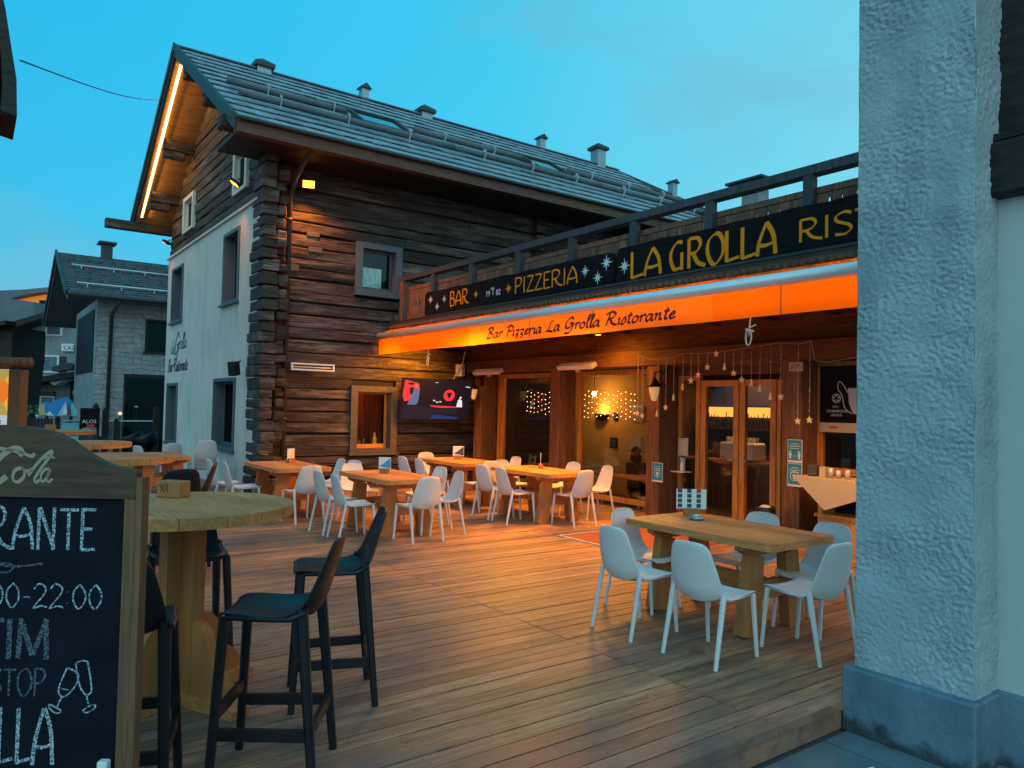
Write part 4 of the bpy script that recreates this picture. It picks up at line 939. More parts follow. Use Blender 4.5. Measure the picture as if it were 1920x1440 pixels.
MB().tube([(-13.9,8.5,2.23),(-13.92,8.6,2.4),(-13.85,8.72,2.6),(-13.8,8.75,2.9)],.012,6).build('cable','enamel_white' if False else 'rope',TV)
# curtains
def curtain(x0,x1,z0,z1,tie,label,y=9.56,flip=False):
    vs=[];n=26;m=12
    for i in range(n+1):
        for k_ in range(m+1):
            z=z0+(z1-z0)*k_/m; tt=k_/m; nar=.35+.65*abs(tt-tie)**.8 if True else 1
            u_=i/n; x=(x0+(x1-x0)*u_*nar) if not flip else (x1-(x1-x0)*u_*nar)
            vs.append((x,y+.035*math.sin(u_*math.pi*9),z))
    fs_=[(i*(m+1)+k_,(i+1)*(m+1)+k_,(i+1)*(m+1)+k_+1,i*(m+1)+k_+1) for i in range(n) for k_ in range(m)]
    o=MB().add(vs,fs_,True).build('curtain','curtain'); tag(o,label,'curtain','red-brown curtains behind the glass')
curtain(-13.95,-13.42,.1,2.35,.25,'red-brown curtain gathered behind the television end of the glass')
curtain(-8.95,-8.42,.1,2.35,.2,'red-brown curtain gathered at the right of the string-lit window',flip=True)
# interior ------------------------------------------------------------
bl=thing('back_bar','back bar shelving with glowing orange shelf behind the doors','bar shelf',(-9.4,13.2,1))
MB().box(-11.0,-7.4,13.3,13.55,.7,1.35).build('cabinet','room_dark',bl); MB().box(-11.0,-7.4,13.05,13.55,1.33,1.37).box(-11.0,-7.4,13.05,13.55,1.82,1.86).build('shelf','room_dark',bl)
MB().box(-11.0,-7.4,13.52,13.56,1.60,1.81).build('glow_panel','bar_glow',bl)
for i in range(44):
    x=-10.9+i*.079+rng.uniform(-.015,.015); h=rng.uniform(.22,.34)
    if rng.random()<.12: continue
    o=MB().lathe([(.03,0),(.033,.01),(.033,h*.55),(.012,h*.75),(.012,h),(0,h)],(x,13.3,1.37),7).build('bottle','bottle_glass'); tag(o,'dark bottle in the row on the glowing back bar shelf','bottle','bottles on the back bar')
ct=thing('bar_counter','dark bar counter with coffee machine inside the restaurant','bar counter',(-9.2,12.2,-.35))
MB().box(-10.9,-7.2,12.0,12.5,-.35,.72).build('counter','room_dark',ct); MB().box(-10.95,-7.15,11.95,12.55,.72,.76).build('worktop','beam_x',ct)
cm=thing('coffee_machine','chrome espresso machine on the bar counter','coffee machine',(-9.1,12.2,.76))
MB().chbox(-9.1,12.2,.95,.8,.4,.34,.03).build('body','alu',cm); MB().box(-9.4,-9.35,11.93,11.98,.80,.86).box(-9.1,-9.05,11.93,11.98,.80,.86).build('group_head','galv',cm)
def glassrow(xs,y,z,label):
    m_=MB()
    for x in xs: m_.lathe([(.025,0),(.03,.09),(.028,.09),(.022,.005)],(x,y,z),8)
    return m_
for i in range(9):
    o=MB().lathe([(.028,0),(.034,.1),(.031,.1),(.024,.006)],(-9.45+i*.085,12.2,1.12),8).build('glass','paper'); tag(o,'upturned drinking glass on top of the coffee machine','glass','glasses on the coffee machine')
# string lights inside the windows
def strings(x0,x1,z0,z1,y,label,seed):
    rg=random.Random(seed); t=thing('string_lights',label,'string lights',((x0+x1)/2,y,z1),0,'fairy light curtains inside the windows'); n=int((x1-x0)/.115); proto=None; wm=MB().tube([(x0,y,z1),(x1,y,z1)],.003,4); cnt=0
    for i in range(n+1):
        x=x0+(x1-x0)*i/n; wm.tube([(x,y,z1),(x+.01,y,z0)],.0015,3)
        z=z1-rg.uniform(0,.1)
        while z>z0 and cnt<96:
            if proto is None: proto=MB().lathe([(0,-.009),(.0075,-.004),(.0075,.004),(0,.009)],(0,0,0),6).build('bulb','fairy_glow',t,world=False); b=proto
            else: b=proto.copy(); COL.objects.link(b); b.parent=t
            b.location=(x+rg.uniform(-.015,.015)-t.location.x,0,z-z1); z-=rg.uniform(.085,.13); cnt+=1
    wm.build('wire','room_dark',t)
strings(-13.15,-12.25,1.55,2.08,10.0,'fairy light curtain in the darker left window',1)
strings(-11.25,-9.85,1.52,2.08,10.0,'fairy light curtain in the window before the yellow wall',2)
# pendant bulbs, sconce
def pendant(x,y,z,label,pw):
    t=thing('pendant_lamp',label,'lamp',(x,y,z),0,'pendant lamps inside'); MB().lathe([(0,-.06),(.04,-.04),(.055,0),(.04,.04),(0,.06)],(x,y,z),12).build('bulb','bulb_glow',t); MB().tube([(x,y,z+.06),(x,y,2.6)],.006,5).build('cord','black_plastic',t)
    lamp('pendant_light','POINT',(0,0,-.1),pw,(1,.50,.16),parent=t,shadow_soft_size=.06)
pendant(-12.4,11.3,2.05,'bright pendant bulb before the yellow wall',24); pendant(-14.9,11.0,1.76,'bright low pendant bulb in the darker left room',14)
t=thing('wall_sconce','dark half bowl wall sconce lighting the yellow wall','wall lamp',(-12.6,11.72,1.55))
MB().lathe([(.04,-.12),(.15,-.02),(.19,.05),(.18,.05),(.03,-.1)],(-12.6,11.74,1.55),14).build('bowl','dark',t); MB().lathe([(0,0),(.08,.0),(.08,.02),(0,.02)],(-12.6,11.70,1.57),10).build('lamp_face','sconce_glow',t); lamp('sconce_light','POINT',(0,-.04,.12),9,(1,.52,.10),parent=t,shadow_soft_size=.04)
lamp('bar_light','AREA',(-9.2,12.9,2.5),110,(1,.45,.12),target=(-9.2,12.4,0),size=2.5); _o=bpy.data.objects['bar_light']; _o.parent=bl; _o.matrix_parent_inverse=bl.matrix_basis.inverted()
for i,(x,z,w_,h,lb) in enumerate(((-12.25,.95,.22,.24,'small dark framed picture right under the sconce'),(-11.55,.95,.34,.36,'larger framed picture on the right of the yellow wall, lower one'),(-11.5,1.62,.32,.36,'larger framed picture on the right of the yellow wall, upper one'),(-12.2,1.55,.12,.18,'tiny framed picture next to the sconce'),(-14.6,1.05,.26,.28,'framed picture in the darker left room'))):
    t=thing('picture_frame',lb,'picture',(x,11.79,z),0,'pictures on the inner wall'); MB().box(x-w_/2,x+w_/2,11.765,11.799,z-h/2,z+h/2).build('frame','dark' if i in (0,3,4) else 'galv',t); MB().box(x-w_/2+.03,x+w_/2-.03,11.760,11.764,z-h/2+.03,z+h/2-.03).build('picture','paper_dark' if i in(0,3,4) else 'cream',t)
# inner tables and ladder-back chairs
def inner_chair(x,y,rz,label):
    t=thing('ladder_back_chair',label,'chair',(x,y,-.35),rz,'pale wooden chairs inside the restaurant')
    MB().chbox(0,0,.45,.42,.42,.04,.01).build('seat','green_pale',t,world=False)
    m_=MB(); 
    for s_ in (-1,1): m_.bar((s_*.19,-.19,.43),(s_*.19,-.25,1.0),.04,.035)
    for z in (.58,.70,.82,.94): m_.bar((-.19,-.2-(z-.43)*.1,z),(.19,-.2-(z-.43)*.1,z),.02,.06)
    m_.build('backrest','green_pale',t,world=False)
    for s_ in (-1,1):
        for yy in (-.18,.18): MB().bar((s_*.18,yy,.43),(s_*.19,yy*1.05,0),.035,.035).build('leg','green_pale',t,world=False)
inner_chair(-11.0,9.95,R(200),'pale ladder-back chair inside, nearest the second post'); inner_chair(-9.5,10.1,R(150),'pale ladder-back chair inside, before the curtain'); inner_chair(-10.3,11.3,R(30),'pale ladder-back chair inside, behind the dining table'); inner_chair(-13.3,10.0,R(160),'pale ladder-back chair inside the darker left room')
for i,(x,y) in enumerate(((-10.2,10.6),(-13.0,10.8))):
    t=thing('dining_table',['wooden dining table inside the right window','wooden dining table inside the darker left window'][i],'table',(x,y,-.35),0,'dining tables inside'); MB().chbox(x,y,.40,1.5,.8,.05,.01).build('tabletop','table',t)
    for a in (-.65,.65):
        for b in (-.32,.32): MB().box(x+a-.035,x+a+.035,y+b-.035,y+b+.035,-.35,.374).build('leg','beam',t)
# two seated guests
def person(loc,rz,label,top,hairl):
    t=thing('person',label,'person',loc,rz)
    V=[(0,0,.50),(0,-.01,.64),(0,.0,.80),(0,.01,.95),(0,.03,1.03),(0,.05,1.12),(0,.06,1.22), # pelvis..head
       (.10,.02,.50),(.12,.40,.52),(.12,.44,.08),(.12,.54,.04),(-.10,.02,.50),(-.12,.40,.52),(-.12,.44,.08),(-.12,.54,.04),
       (.17,.0,.96),(.23,.10,.72),(.12,.34,.74),(.09,.42,.75),(-.17,.0,.96),(-.23,.10,.72),(-.12,.34,.74),(-.09,.42,.75)]
    Rd=[.13,.12,.14,.13,.055,.075,.085,.09,.075,.05,.04,.09,.075,.05,.04,.06,.045,.032,.028,.06,.045,.032,.028]
    E_=[(0,1),(1,2),(2,3),(3,4),(4,5),(5,6),(0,7),(7,8),(8,9),(9,10),(0,11),(11,12),(12,13),(13,14),(3,15),(15,16),(16,17),(17,18),(3,19),(19,20),(20,21),(21,22)]
    for hb,sg in ((18,1),(22,-1)):
        for k_ in range(5):
            a=R((-50,-16,-5,6,18)[k_])*sg*-1; o0=Vector(V[hb]); L_=(.05,.075,.085,.08,.065)[k_]; st=Vector((.02*(k_-2.2)*sg*.6,.01,0))
            i0=len(V); V.append(tuple(o0+st+Vector((math.sin(a)*L_*.5,math.cos(a)*L_*.5,.0)))); V.append(tuple(o0+st+Vector((math.sin(a)*L_,math.cos(a)*L_,-.015)))); Rd+= [.009,.008]; E_+=[(hb,i0),(i0,i0+1)]
    me=bpy.data.meshes.new('body'); me.from_pydata(V,E_,[]); o=bpy.data.objects.new('body',me); COL.objects.link(o); o.parent=t; me.materials.append(M['skin'])
    sk=o.modifiers.new('skin','SKIN'); me.skin_vertices[0].data[0].use_root=True
    for v,rr in zip(me.skin_vertices[0].data,Rd): v.radius=(rr,rr*.85)
    ss=o.modifiers.new('sub','SUBSURF'); ss.levels=1; ss.render_levels=1
    sw=MB().tube([(0,0,.46),(0,-.01,.64),(0,0,.82),(0,.01,.96),(0,.02,1.02)],[.165,.15,.185,.17,.07],14)
    for sg in (1,-1): sw.tube([(sg*.15,.0,.97),(sg*.235,.10,.72),(sg*.14,.30,.745)],[.085,.065,.05],10)
    sw.build('jumper',top,t,world=False)
    hr=MB().lathe([(0,.125),(.06,.11),(.10,.05),(.105,-.02),(.09,-.08)] if not hairl else [(0,.125),(.06,.11),(.105,.05),(.115,-.05),(.12,-.16),(.08,-.24)],(0,.025,1.20),12); hr.build('hair','hair',t,world=False)
    fc=MB().lathe([(0,-.014),(.013,0),(0,.02)],(0,.152,1.175),8); fc.build('nose','skin',t,world=False)
    ey=MB().lathe([(0,-.006),(.008,0),(0,.006)],(.032,.142,1.20),6).lathe([(0,-.006),(.008,0),(0,.006)],(-.032,.142,1.20),6).box(-.022,.022,.140,.146,1.130,1.136); ey.build('eyes_and_mouth','hair',t,world=False)
    MB().lathe([(0,-.03),(.012,0),(0,.03)],(.092,.05,1.185),6).lathe([(0,-.03),(.012,0),(0,.03)],(-.092,.05,1.185),6).build('ears','skin',t,world=False)
    for sg in (1,-1): MB().tube([(sg*.09,.03,.50),(sg*.12,.40,.52),(sg*.12,.44,.10)],[.105,.085,.06],10).build('trouser_leg','cloth_black',t,world=False)
person((-10.75,10.95,-.35),R(-95),'seated person in a black top with long dark hair seen from the side','cloth_black',True)
person((-9.75,11.05,-.35),R(130),'seated person in a dark grey top facing the other guest','cloth_grey',False)
# sideboard with cloth at right -------------------------------------------
t=thing('sideboard','orange wooden sideboard standing under the football poster','sideboard',(-4.9,8.95,0))
m_=MB().box(-5.36,-4.3,8.72,9.05,.0,.42).box(-5.40,-4.28,8.70,9.07,.42,.46).box(-5.36,-5.30,8.72,9.05,.46,.86).box(-5.36,-4.3,8.70,9.07,.86,.90); m_.build('cabinet','orange_frame',t)
MB().box(-5.29,-4.31,9.0,9.04,.46,.86).build('back_panel','dark',t); MB().lathe([(0,-.01),(.015,0),(0,.01)],(-5.1,8.705,.34),8).build('knob','dark',t)
cl=MB().add([(-5.66,8.62,.91),(-4.2,8.62,.91),(-4.2,9.1,.91),(-5.66,9.1,.91),(-5.20,8.60,.52)],[(0,1,2,3),(0,4,1)]); tag(cl.build('tablecloth','cream'),'cream tablecloth hanging in a point over the sideboard','tablecloth')
tag(MB().chbox(-5.48,8.82,.985,.12,.12,.14,.008).build('napkin_box','paper_dark'),'dark little box on the tablecloth, leftmost item','box')
tag(MB().box(-5.38,-5.30,8.78,8.86,.912,1.04).build('card_box','cream'),'cream carton standing behind the dark little box','box')
for i,(x,h) in enumerate(((-5.22,.12),(-5.12,.1),(-5.0,.11))): tag(MB().lathe([(.03,0),(.038,h),(.034,h),(.026,.008)],(x,8.78,.912),10).build('jar','galv'),['glass jar next to the cream carton','low glass jar with red garnish, middle of three','glass jar beside the green leaves'][i],'jar','jars on the sideboard')
gm=MB()
for i in range(40):
    a=rng.uniform(0,6.28); q=rng.uniform(0,.12); c0=Vector((-4.85+q*math.cos(a)*1.3,8.8+q*math.sin(a),.93+rng.uniform(0,.06))); s_=.03; b_=Vector((rng.uniform(-1,1),rng.uniform(-1,1),rng.uniform(0,1))).normalized()*s_; c2=Vector((rng.uniform(-1,1),rng.uniform(-1,1),rng.uniform(0,1))).normalized()*s_
    gm.add([c0,c0+b_,c0+b_+c2,c0+c2],[(0,1,2,3)])
tag(gm.build('leafy_garnish','green'),'bunch of green leaves lying on the sideboard','leaves')
t=thing('waste_bin','black waste bin beside the right door post','bin',(-6.17,9.0,0)); MB().lathe([(.11,0),(.125,.01),(.135,.42),(.125,.43),(.115,.40)],(-6.22,8.85,0),16).build('bin_body','black_plastic',t); MB().lathe([(.05,.40),(.09,.42),(.04,.45),(0,.45)],(-6.22,8.85,0),9).build('bin_liner','paper',t)
t=thing('door_mat','large reddish mat with pale metal edging before the doors','mat',(-7,7.7,0)); MB().box(-7.70,-6.25,6.48,9.2,.002,.010).build('mat_surface','mat_red',t)
MB().box(-7.74,-7.705,6.44,9.2,.002,.014).box(-7.704,-6.25,6.44,6.475,.002,.014).build('edging','galv',t)
# light fixtures under the awning -------------------------------------------
def aw_lamp(x,y,z,aim,pw,label,sp=R(164)):
    t=thing('awning_lamp',label,'lamp',(x,y,z),0,'spot lamps behind the awning'); MB().lathe([(.05,0),(.06,.03),(.05,.1),(0,.11)],(x,y,z),10).build('lamp_body','black_metal',t)
    MB().lathe([(0,-.004),(.045,-.004),(.045,0),(0,0)],(x,y,z),10).build('lamp_face','flood_glow',t)
    o=lamp('awning_light','SPOT',(0,0,0),pw,(1,.36,.02),spot_size=sp,spot_blend=.85,shadow_soft_size=.4)
    A=(Vector(aim)-Vector((x,y,z))).normalized(); o.matrix_basis=Matrix.Translation(Vector((0,0,-.03)))@A.to_track_quat('-Z','Y').to_matrix().to_4x4(); o.parent=t
AWL=[(-13.0,7.6,2.93,(-13.9,7.0,1.6),520,'lamp under the awning nearest the log wall'),(-10.4,7.7,2.95,(-10.2,5.4,0),820,'lamp under the awning above the two back tables',R(164)),(-7.6,7.7,2.95,(-8.0,5.6,0),900,'lamp under the awning before the doors',R(122)),(-4.6,7.7,2.95,(-5.1,8.0,0),400,'lamp under the awning nearest the pillar',R(104))]
for a in AWL: aw_lamp(*a)
aw_lamp(-9.2,8.45,2.95,(-8.8,9.6,0),130,'small lamp under the awning close to the second post',R(150))
t=thing('awning_light_strip','long light strip hidden behind the orange valance','light strip',(-8.15,7.09,2.97))
MB().box(-13.9,-2.4,7.085,7.115,2.95,2.99).build('light_tube','enamel_white',t)
o=lamp('strip_light','AREA',(0,-.012,0),80,(1,.34,.04),parent=t,shape='RECTANGLE',size=11.4,size_y=.04); o.rotation_euler=(R(78),0,0)
# ================================================================ rough pillar and neighbouring wall
PW=thing('rough_pillar','massive rough plastered pillar on a blue-grey plinth at the right','pillar',(-2.1,4.6,0))
def rough(face_pts,nu,nv,amp,fn):
    vs=[];
    for i in range(nu+1):
        for k in range(nv+1):
            vs.append(fn(i/nu,k/nv))
    return vs,[(i*(nv+1)+k,(i+1)*(nv+1)+k,(i+1)*(nv+1)+k+1,i*(nv+1)+k+1) for i in range(nu) for k in range(nv)]
def bumpy(x,z,o):
    v=Vector((x*34+o,z*50,o)); b=noise.fractal(v,.8,2.1,5)
    m_=max(.45,min(1,.75+1.1*noise.noise(Vector((x*2.6+o,z*3.1,7)))))
    return .0098*b*m_+.012*noise.noise(Vector((x*4+o,z*5,3)))
x0,x1,ya,yb=-2.435,-1.775,4.37,4.72
mb=MB()
mb.add(*rough(0,170,760,0,lambda a,b:(x0+(x1-x0)*a+(.010*noise.noise(Vector((0,b*22,1))) if a<.001 or a>.999 else 0),ya-bumpy(a*(x1-x0),b*5.6,0)*(1 if .004<a<.996 else .3),.16+b*5.6)),True)
mb.add(*rough(0,50,500,0,lambda a,b:(x1+bumpy(a*.35,b*5.6,9)*(1 if .03<a else .3)+(.010*noise.noise(Vector((0,b*22,1))) if a<.02 else 0),ya+(yb-ya)*a,.16+b*5.6)),True)
mb.add(*rough(0,30,200,0,lambda a,b:(x0-bumpy(a*.35,b*5.6,19)*(1 if .03<a else .3),ya+(yb-ya)*a,.16+b*5.6)),True)
mb.build('rough_plaster','plaster_rough',PW)
MB().chbox(-2.11,4.52,.015,.74,.44,.39,.012).build('plinth','plinth_blue',PW)
NB=thing('neighbour_house','smooth plastered house wall with dark timber storey behind the pillar','house',(-1,4.9,0))
MB().box(-1.90,3.0,4.66,4.9,.2,3.05).build('wall','plaster_smooth',NB); MB().box(-1.90,3.0,4.60,4.9,-.18,.215).build('plinth','plinth_blue',NB)
MB().chbox(.55,4.66,3.10,4.94,.20,.31,.02).build('timber_beam','dark_wood',NB); MB().box(-1.85,3.0,4.68,4.9,3.27,7.5).build('timber_cladding','dark_wood',NB); MB().box(-1.9,3,4.58,4.67,3.262,3.30).build('ledge','dark_wood',NB)
# ================================================================ moulded chairs
def shell_chair(name,label,cat,m,seat_z,back_h,kind):
    t=thing(name,label,cat,(0,0,0)); k=back_h/.36
    sz=seat_z
    seat=[(.215,-.030,.150,.000),(.228,-.012,.178,.004),(.222,.004,.196,.008),(.19,.010,.208,.014),(.12,.008,.216,.020),(.04,.002,.220,.026),(-.05,-.002,.221,.034),(-.12,.006,.220,.050),(-.165,.028,.219,.066)]
    back=[(-.165,.028,.219,.066),(-.190,.058,.217,.060),(-.208,.10,.213,.048),(-.228,.16,.204,.036),(-.248,.23,.189,.026),(-.264,.29,.173,.020),(-.273,.325,.158,.015),(-.279,.347,.136,.010),(-.282,.358,.104,.006),(-.281,.362,.066,.004)]
    if kind=='stool':
        seat=[(a*.93,b,w*.90 if a>.1 else w*.93,c_*.8) for a,b,w,c_ in seat]; back=[(a*.93-(b-.024)*.10,.024+(b-.024)*k,w*.93,c_*.8) for a,b,w,c_ in back]
        seat[0:3]=[(.214,-.022,.120,0),(.217,-.008,.148,.003),(.205,.003,.168,.006)]
    else: back=[(a,.024+(b-.024)*k,w,c_) for a,b,w,c_ in back]
    full=seat+back[1:]; n=12; th=.011
    def row(i,off):
        y,z,w,dp=full[i]; a=full[max(i-1,0)]; b=full[min(i+1,len(full)-1)]
        tn=Vector((0,b[0]-a[0],b[1]-a[1])).normalized(); no=Vector((0,-tn.z,tn.y))    # outward (down / back)
        if i<=3 and no.z>0: no=-no
        out=[]
        for j in range(n+1):
            u_=-1+2*j/n; q=1-u_*u_; ed=abs(u_)**6*.006
            p=Vector((u_*w,y,sz+z))+no*(dp*q-.010*abs(u_)**3)+no*off
            out.append(p)
        return out
    def grid(i0,i1,nm):
        vs=[]; rows=range(i0,i1+1)
        for i in rows: vs+=row(i,0)
        for i in rows: vs+=row(i,th)
        R_=len(rows); c_=n+1; o=R_*c_; fs_=[]
        for r_ in range(R_-1):
            for j in range(n):
                a=r_*c_+j; fs_.append((a,a+1,a+c_+1,a+c_)); fs_.append((o+a,o+a+c_,o+a+c_+1,o+a+1))
        for r_ in range(R_-1):
            a=r_*c_; fs_.append((a,a+c_,o+a+c_,o+a)); a=r_*c_+n; fs_.append((a,o+a,o+a+c_,a+c_))
        if i0==0: fs_+=[(j,o+j,o+j+1,j+1) for j in range(n)]
        if i1==len(full)-1: a=(R_-1)*c_; fs_+=[(a+j,a+j+1,o+a+j+1,o+a+j) for j in range(n)]
        ob=MB().add(vs,fs_,True).build(nm,m,t,world=False)
        ob.data.polygons.foreach_set('use_smooth',[True]*len(ob.data.polygons))
        md=ob.modifiers.new('sub','SUBSURF'); md.levels=1; md.render_levels=1
        return ob
    grid(0,len(seat)-1,'seat'); grid(len(seat)-1,len(full)-1,'backrest')
    # rim under the seat
    rim=MB()
    for s_ in (-1,1): rim.tube([(s_*.180,.17,sz-.006),(s_*.205,.0,sz-.006),(s_*.214,-.12,sz-.004),(s_*.214,-.19,sz+.03)],.013,6)
    rim.tube([(-.165,.175,sz-.010),(.165,.175,sz-.010)],.010,6); rim.build('rim',m,t,world=False)
    if kind=='chair': F,Rr=(.208,.218,0),(.224,-.275,0); ft,rt_=(.196,.178,sz-.004),(.213,-.178,sz+.035)
    else: F,Rr=(.215,.215,0),(.222,-.245,0); ft,rt_=(.172,.178,sz-.008),(.192,-.168,sz+.04)
    w1,h1,w2,h2=(.036,.030,.026,.024) if kind=='chair' else (.046,.044,.036,.036)
    for s_ in (-1,1):
        MB().bar((s_*ft[0],ft[1],ft[2]),(s_*F[0],F[1],0),w1,h1,w2,h2,n=8,up=(0,1,0)).build('leg',m,t,world=False)
        MB().bar((s_*rt_[0],rt_[1],rt_[2]),(s_*Rr[0],Rr[1],0),w1*1.1,h1*1.15,w2,h2,n=8,up=(0,1,0)).build('leg',m,t,world=False)
    if kind=='stool':
        def at(s_,fr,z):
            a=ft if fr else rt_; b=F if fr else Rr; q=1-z/a[2]; return Vector((s_*(a[0]+(b[0]-a[0])*q),a[1]+(b[1]-a[1])*q,z))
        for (a,b) in (((-1,1,.33),(1,1,.33)),((-1,0,.26),(1,0,.26)),((-1,1,.25),(-1,0,.25)),((1,1,.25),(1,0,.25))):
            MB().bar(at(*a),at(*b),.024,.052,up=(0,0,1)).build('stretcher',m,t,world=False)
    return t
CH=shell_chair('white_chair','','chair','white_plastic',.445,.375,'chair'); first=[True]
def chair(x,y,rz,label,z=0):
    rz+=random.uniform(-3,3)*(abs(z)<.001); o=CH if first[0] else copy_tree(CH); first[0]=False
    place(o,(x,y,z),R(rz),label,'white moulded plastic chairs on the deck'); return o
T1n='the picture menu table'
chair(-4.17,4.30,-3,'white chair with its back to the viewer, outer left one at '+T1n)
chair(-3.45,4.32,2,'white chair with its back to the viewer, second from left at '+T1n)
chair(-3.14,4.96,88,'white chair half hidden by the pillar at the right end of '+T1n)
chair(-4.08,5.52,181,'white chair facing the viewer behind '+T1n+', next to the waste bin')
chair(-3.42,5.50,178,'white chair facing the viewer behind '+T1n+', nearest the pillar')
chair(-4.62,4.86,-84,'pinkish lit white chair at the left end of '+T1n)
T3n='the blue card table'
chair(-9.49,4.03,4,'white chair, left of the two near-side chairs at '+T3n); chair(-8.90,4.03,-3,'white chair, right of the two near-side chairs at '+T3n)
chair(-8.43,4.68,94,'white chair with its back turned at the right end of '+T3n); chair(-8.74,5.20,172,'bluish lit white chair behind the right end of '+T3n)
chair(-9.45,5.36,185,'white chair on the far side of '+T3n); chair(-10.25,4.72,-88,'white chair at the left end of '+T3n)
T2n='the log corner table'
chair(-12.0,3.28,2,'white chair farthest left of those at '+T2n); chair(-11.38,3.36,-4,'white chair, near side and closer to the middle of '+T2n)
chair(-10.55,3.95,97,'white chair with its back turned at the right end of '+T2n); chair(-11.45,4.66,178,'white chair against the logs behind '+T2n)
chair(-10.95,4.72,196,'white chair turned slightly aside behind '+T2n)
T4n='the television table'
chair(-11.55,6.36,2,'white chair, left of the two near-side chairs at '+T4n); chair(-10.98,6.38,-3,'white chair, right of the two near-side chairs at '+T4n)
chair(-12.2,7.08,-92,'yellow lit white chair at the left end of '+T4n); chair(-10.38,6.92,95,'white chair with its back turned at the right end of '+T4n)
chair(-10.9,7.78,176,'white chair on the far side of '+T4n+', nearest the first post')
T5n='the string light window table'
chair(-9.57,6.68,3,'white chair, left of the two near-side chairs at '+T5n); chair(-9.00,6.66,-6,'white chair, right of the two near-side chairs at '+T5n)
chair(-8.42,7.28,93,'white chair with its back turned at the right end of '+T5n); chair(-8.72,7.95,170,'white chair at the far right corner of '+T5n)
chair(-9.45,7.92,184,'white chair on the far side in the middle of '+T5n); chair(-10.05,7.35,-86,'white chair at the left end of '+T5n)
for i,l in enumerate(('lowest','middle','topmost')): chair(-15.0+i*.05,3.62,92,f'white chair stacked by the plaster wall, {l} of its stack',z=i*.075)
chair(-15.9,2.9,20,'white chair at the low table before the plaster wall')
chair(-16.8,3.4,100,'white chair farthest away, at the plaster wall beyond the low table')
ST=shell_chair('bar_stool','','bar stool','black_plastic',.76,.33,'stool'); fs_f=[True]
def stool(x,y,rz,label):
    o=ST if fs_f[0] else copy_tree(ST); fs_f[0]=False; place(o,(x,y,0),R(rz),label,'black bar stools round the high tables')
# front of a stool faces +Y at rz=0
stool(-3.50,1.20,0,'nearest black bar stool, orange light on its seat'); 
stool(-4.20,1.77,0,'black bar stool right behind the nearest one, beside the tall table marked 901')
stool(-3.60,.57,0,'black bar stool partly hidden by the chalkboard'); stool(-4.98,1.16,0,'black bar stool on the far side of the tall table marked 901')
stool(-7.96,1.76,0,'black bar stool beside the second tall round table, its thin back seen edge on'); stool(-7.5,1.56,0,'black bar stool beside the second tall round table, back turned to the viewer')
stool_rot={}
for o,rz in zip([q for q in COL.objects if q.name.startswith('bar_stool') and q.parent is None],(146,161,70,-92,160,95)): o.rotation_euler=(0,0,R(rz))
# ================================================================ tables
def trestle(cx,cy,label,L_=1.52,D_=.86,grp='heavy wooden trestle tables on the deck'):
    t=thing('wooden_table',label,'table',(cx,cy,0),0,grp); top=MB(); n=5; w_=D_/n
    P=[]
    for i in range(n):
        a=cy-D_/2+i*w_;
        hx=L_/2; y0,y1=a+.0006,a+w_-.0006; c=.055
        if i==0: P=[(cx-hx+c,y0),(cx+hx-c,y0),(cx+hx-.016,y0+.016),(cx+hx,y0+c),(cx+hx,y1),(cx-hx,y1),(cx-hx,y0+c),(cx-hx+.016,y0+.016)]
        elif i==n-1: P=[(cx-hx,y0),(cx+hx,y0),(cx+hx,y1-c),(cx+hx-.016,y1-.016),(cx+hx-c,y1),(cx-hx+c,y1),(cx-hx+.016,y1-.016),(cx-hx,y1-c)]
        else: P=[(cx-hx,y0),(cx+hx,y0),(cx+hx,y1),(cx-hx,y1)]
        top.prism(P,lambda u,v,t_:(u,v,t_),.694,.750)
    top.build('tabletop','table',t)
    for sx in (-1,1):
        x=cx+sx*L_*.30
        br=MB(); P=[(-.40,.694),(.40,.694),(.40,.66),(.33,.625),(.26,.61),(-.26,.61),(-.33,.625),(-.40,.66)]
        br.prism(P,lambda u,v,tt:(x+tt,cy+u,v),-.04,.04); br.build('bracket','table_side',t)
        for sy in (-1,1):
            MB().bar((x,cy+sy*.22,.608),(x+sx*.0,cy+sy*.30,.0),.17,.085,.20,.10,up=(0,1,0) if False else (1,0,0)).build('leg','table_side',t)
        MB().box(x-.035,x+.035,cy-.18,cy+.18,.26,.40).build('cross_bar','table_side',t)
    MB().chbox(cx,cy,.33,L_*.60-.075,.055,.15,.008).build('stretcher','table',t)
    return t
trestle(-4.05,5.19,'wooden table in the right foreground carrying the picture menu and ashtray')
trestle(-9.30,4.72,'wooden table in the middle of the deck carrying the blue card stand')
trestle(-11.40,4.02,'wooden table beside the log corner with a card seen edge on')
trestle(-11.30,7.10,'wooden table below the television with a pale card stand')
trestle(-9.15,7.22,'wooden table before the string-lit window with an upright card')
trestle(-14.2,2.72,'plain low wooden table before the plaster wall',L_=1.4,D_=.8)
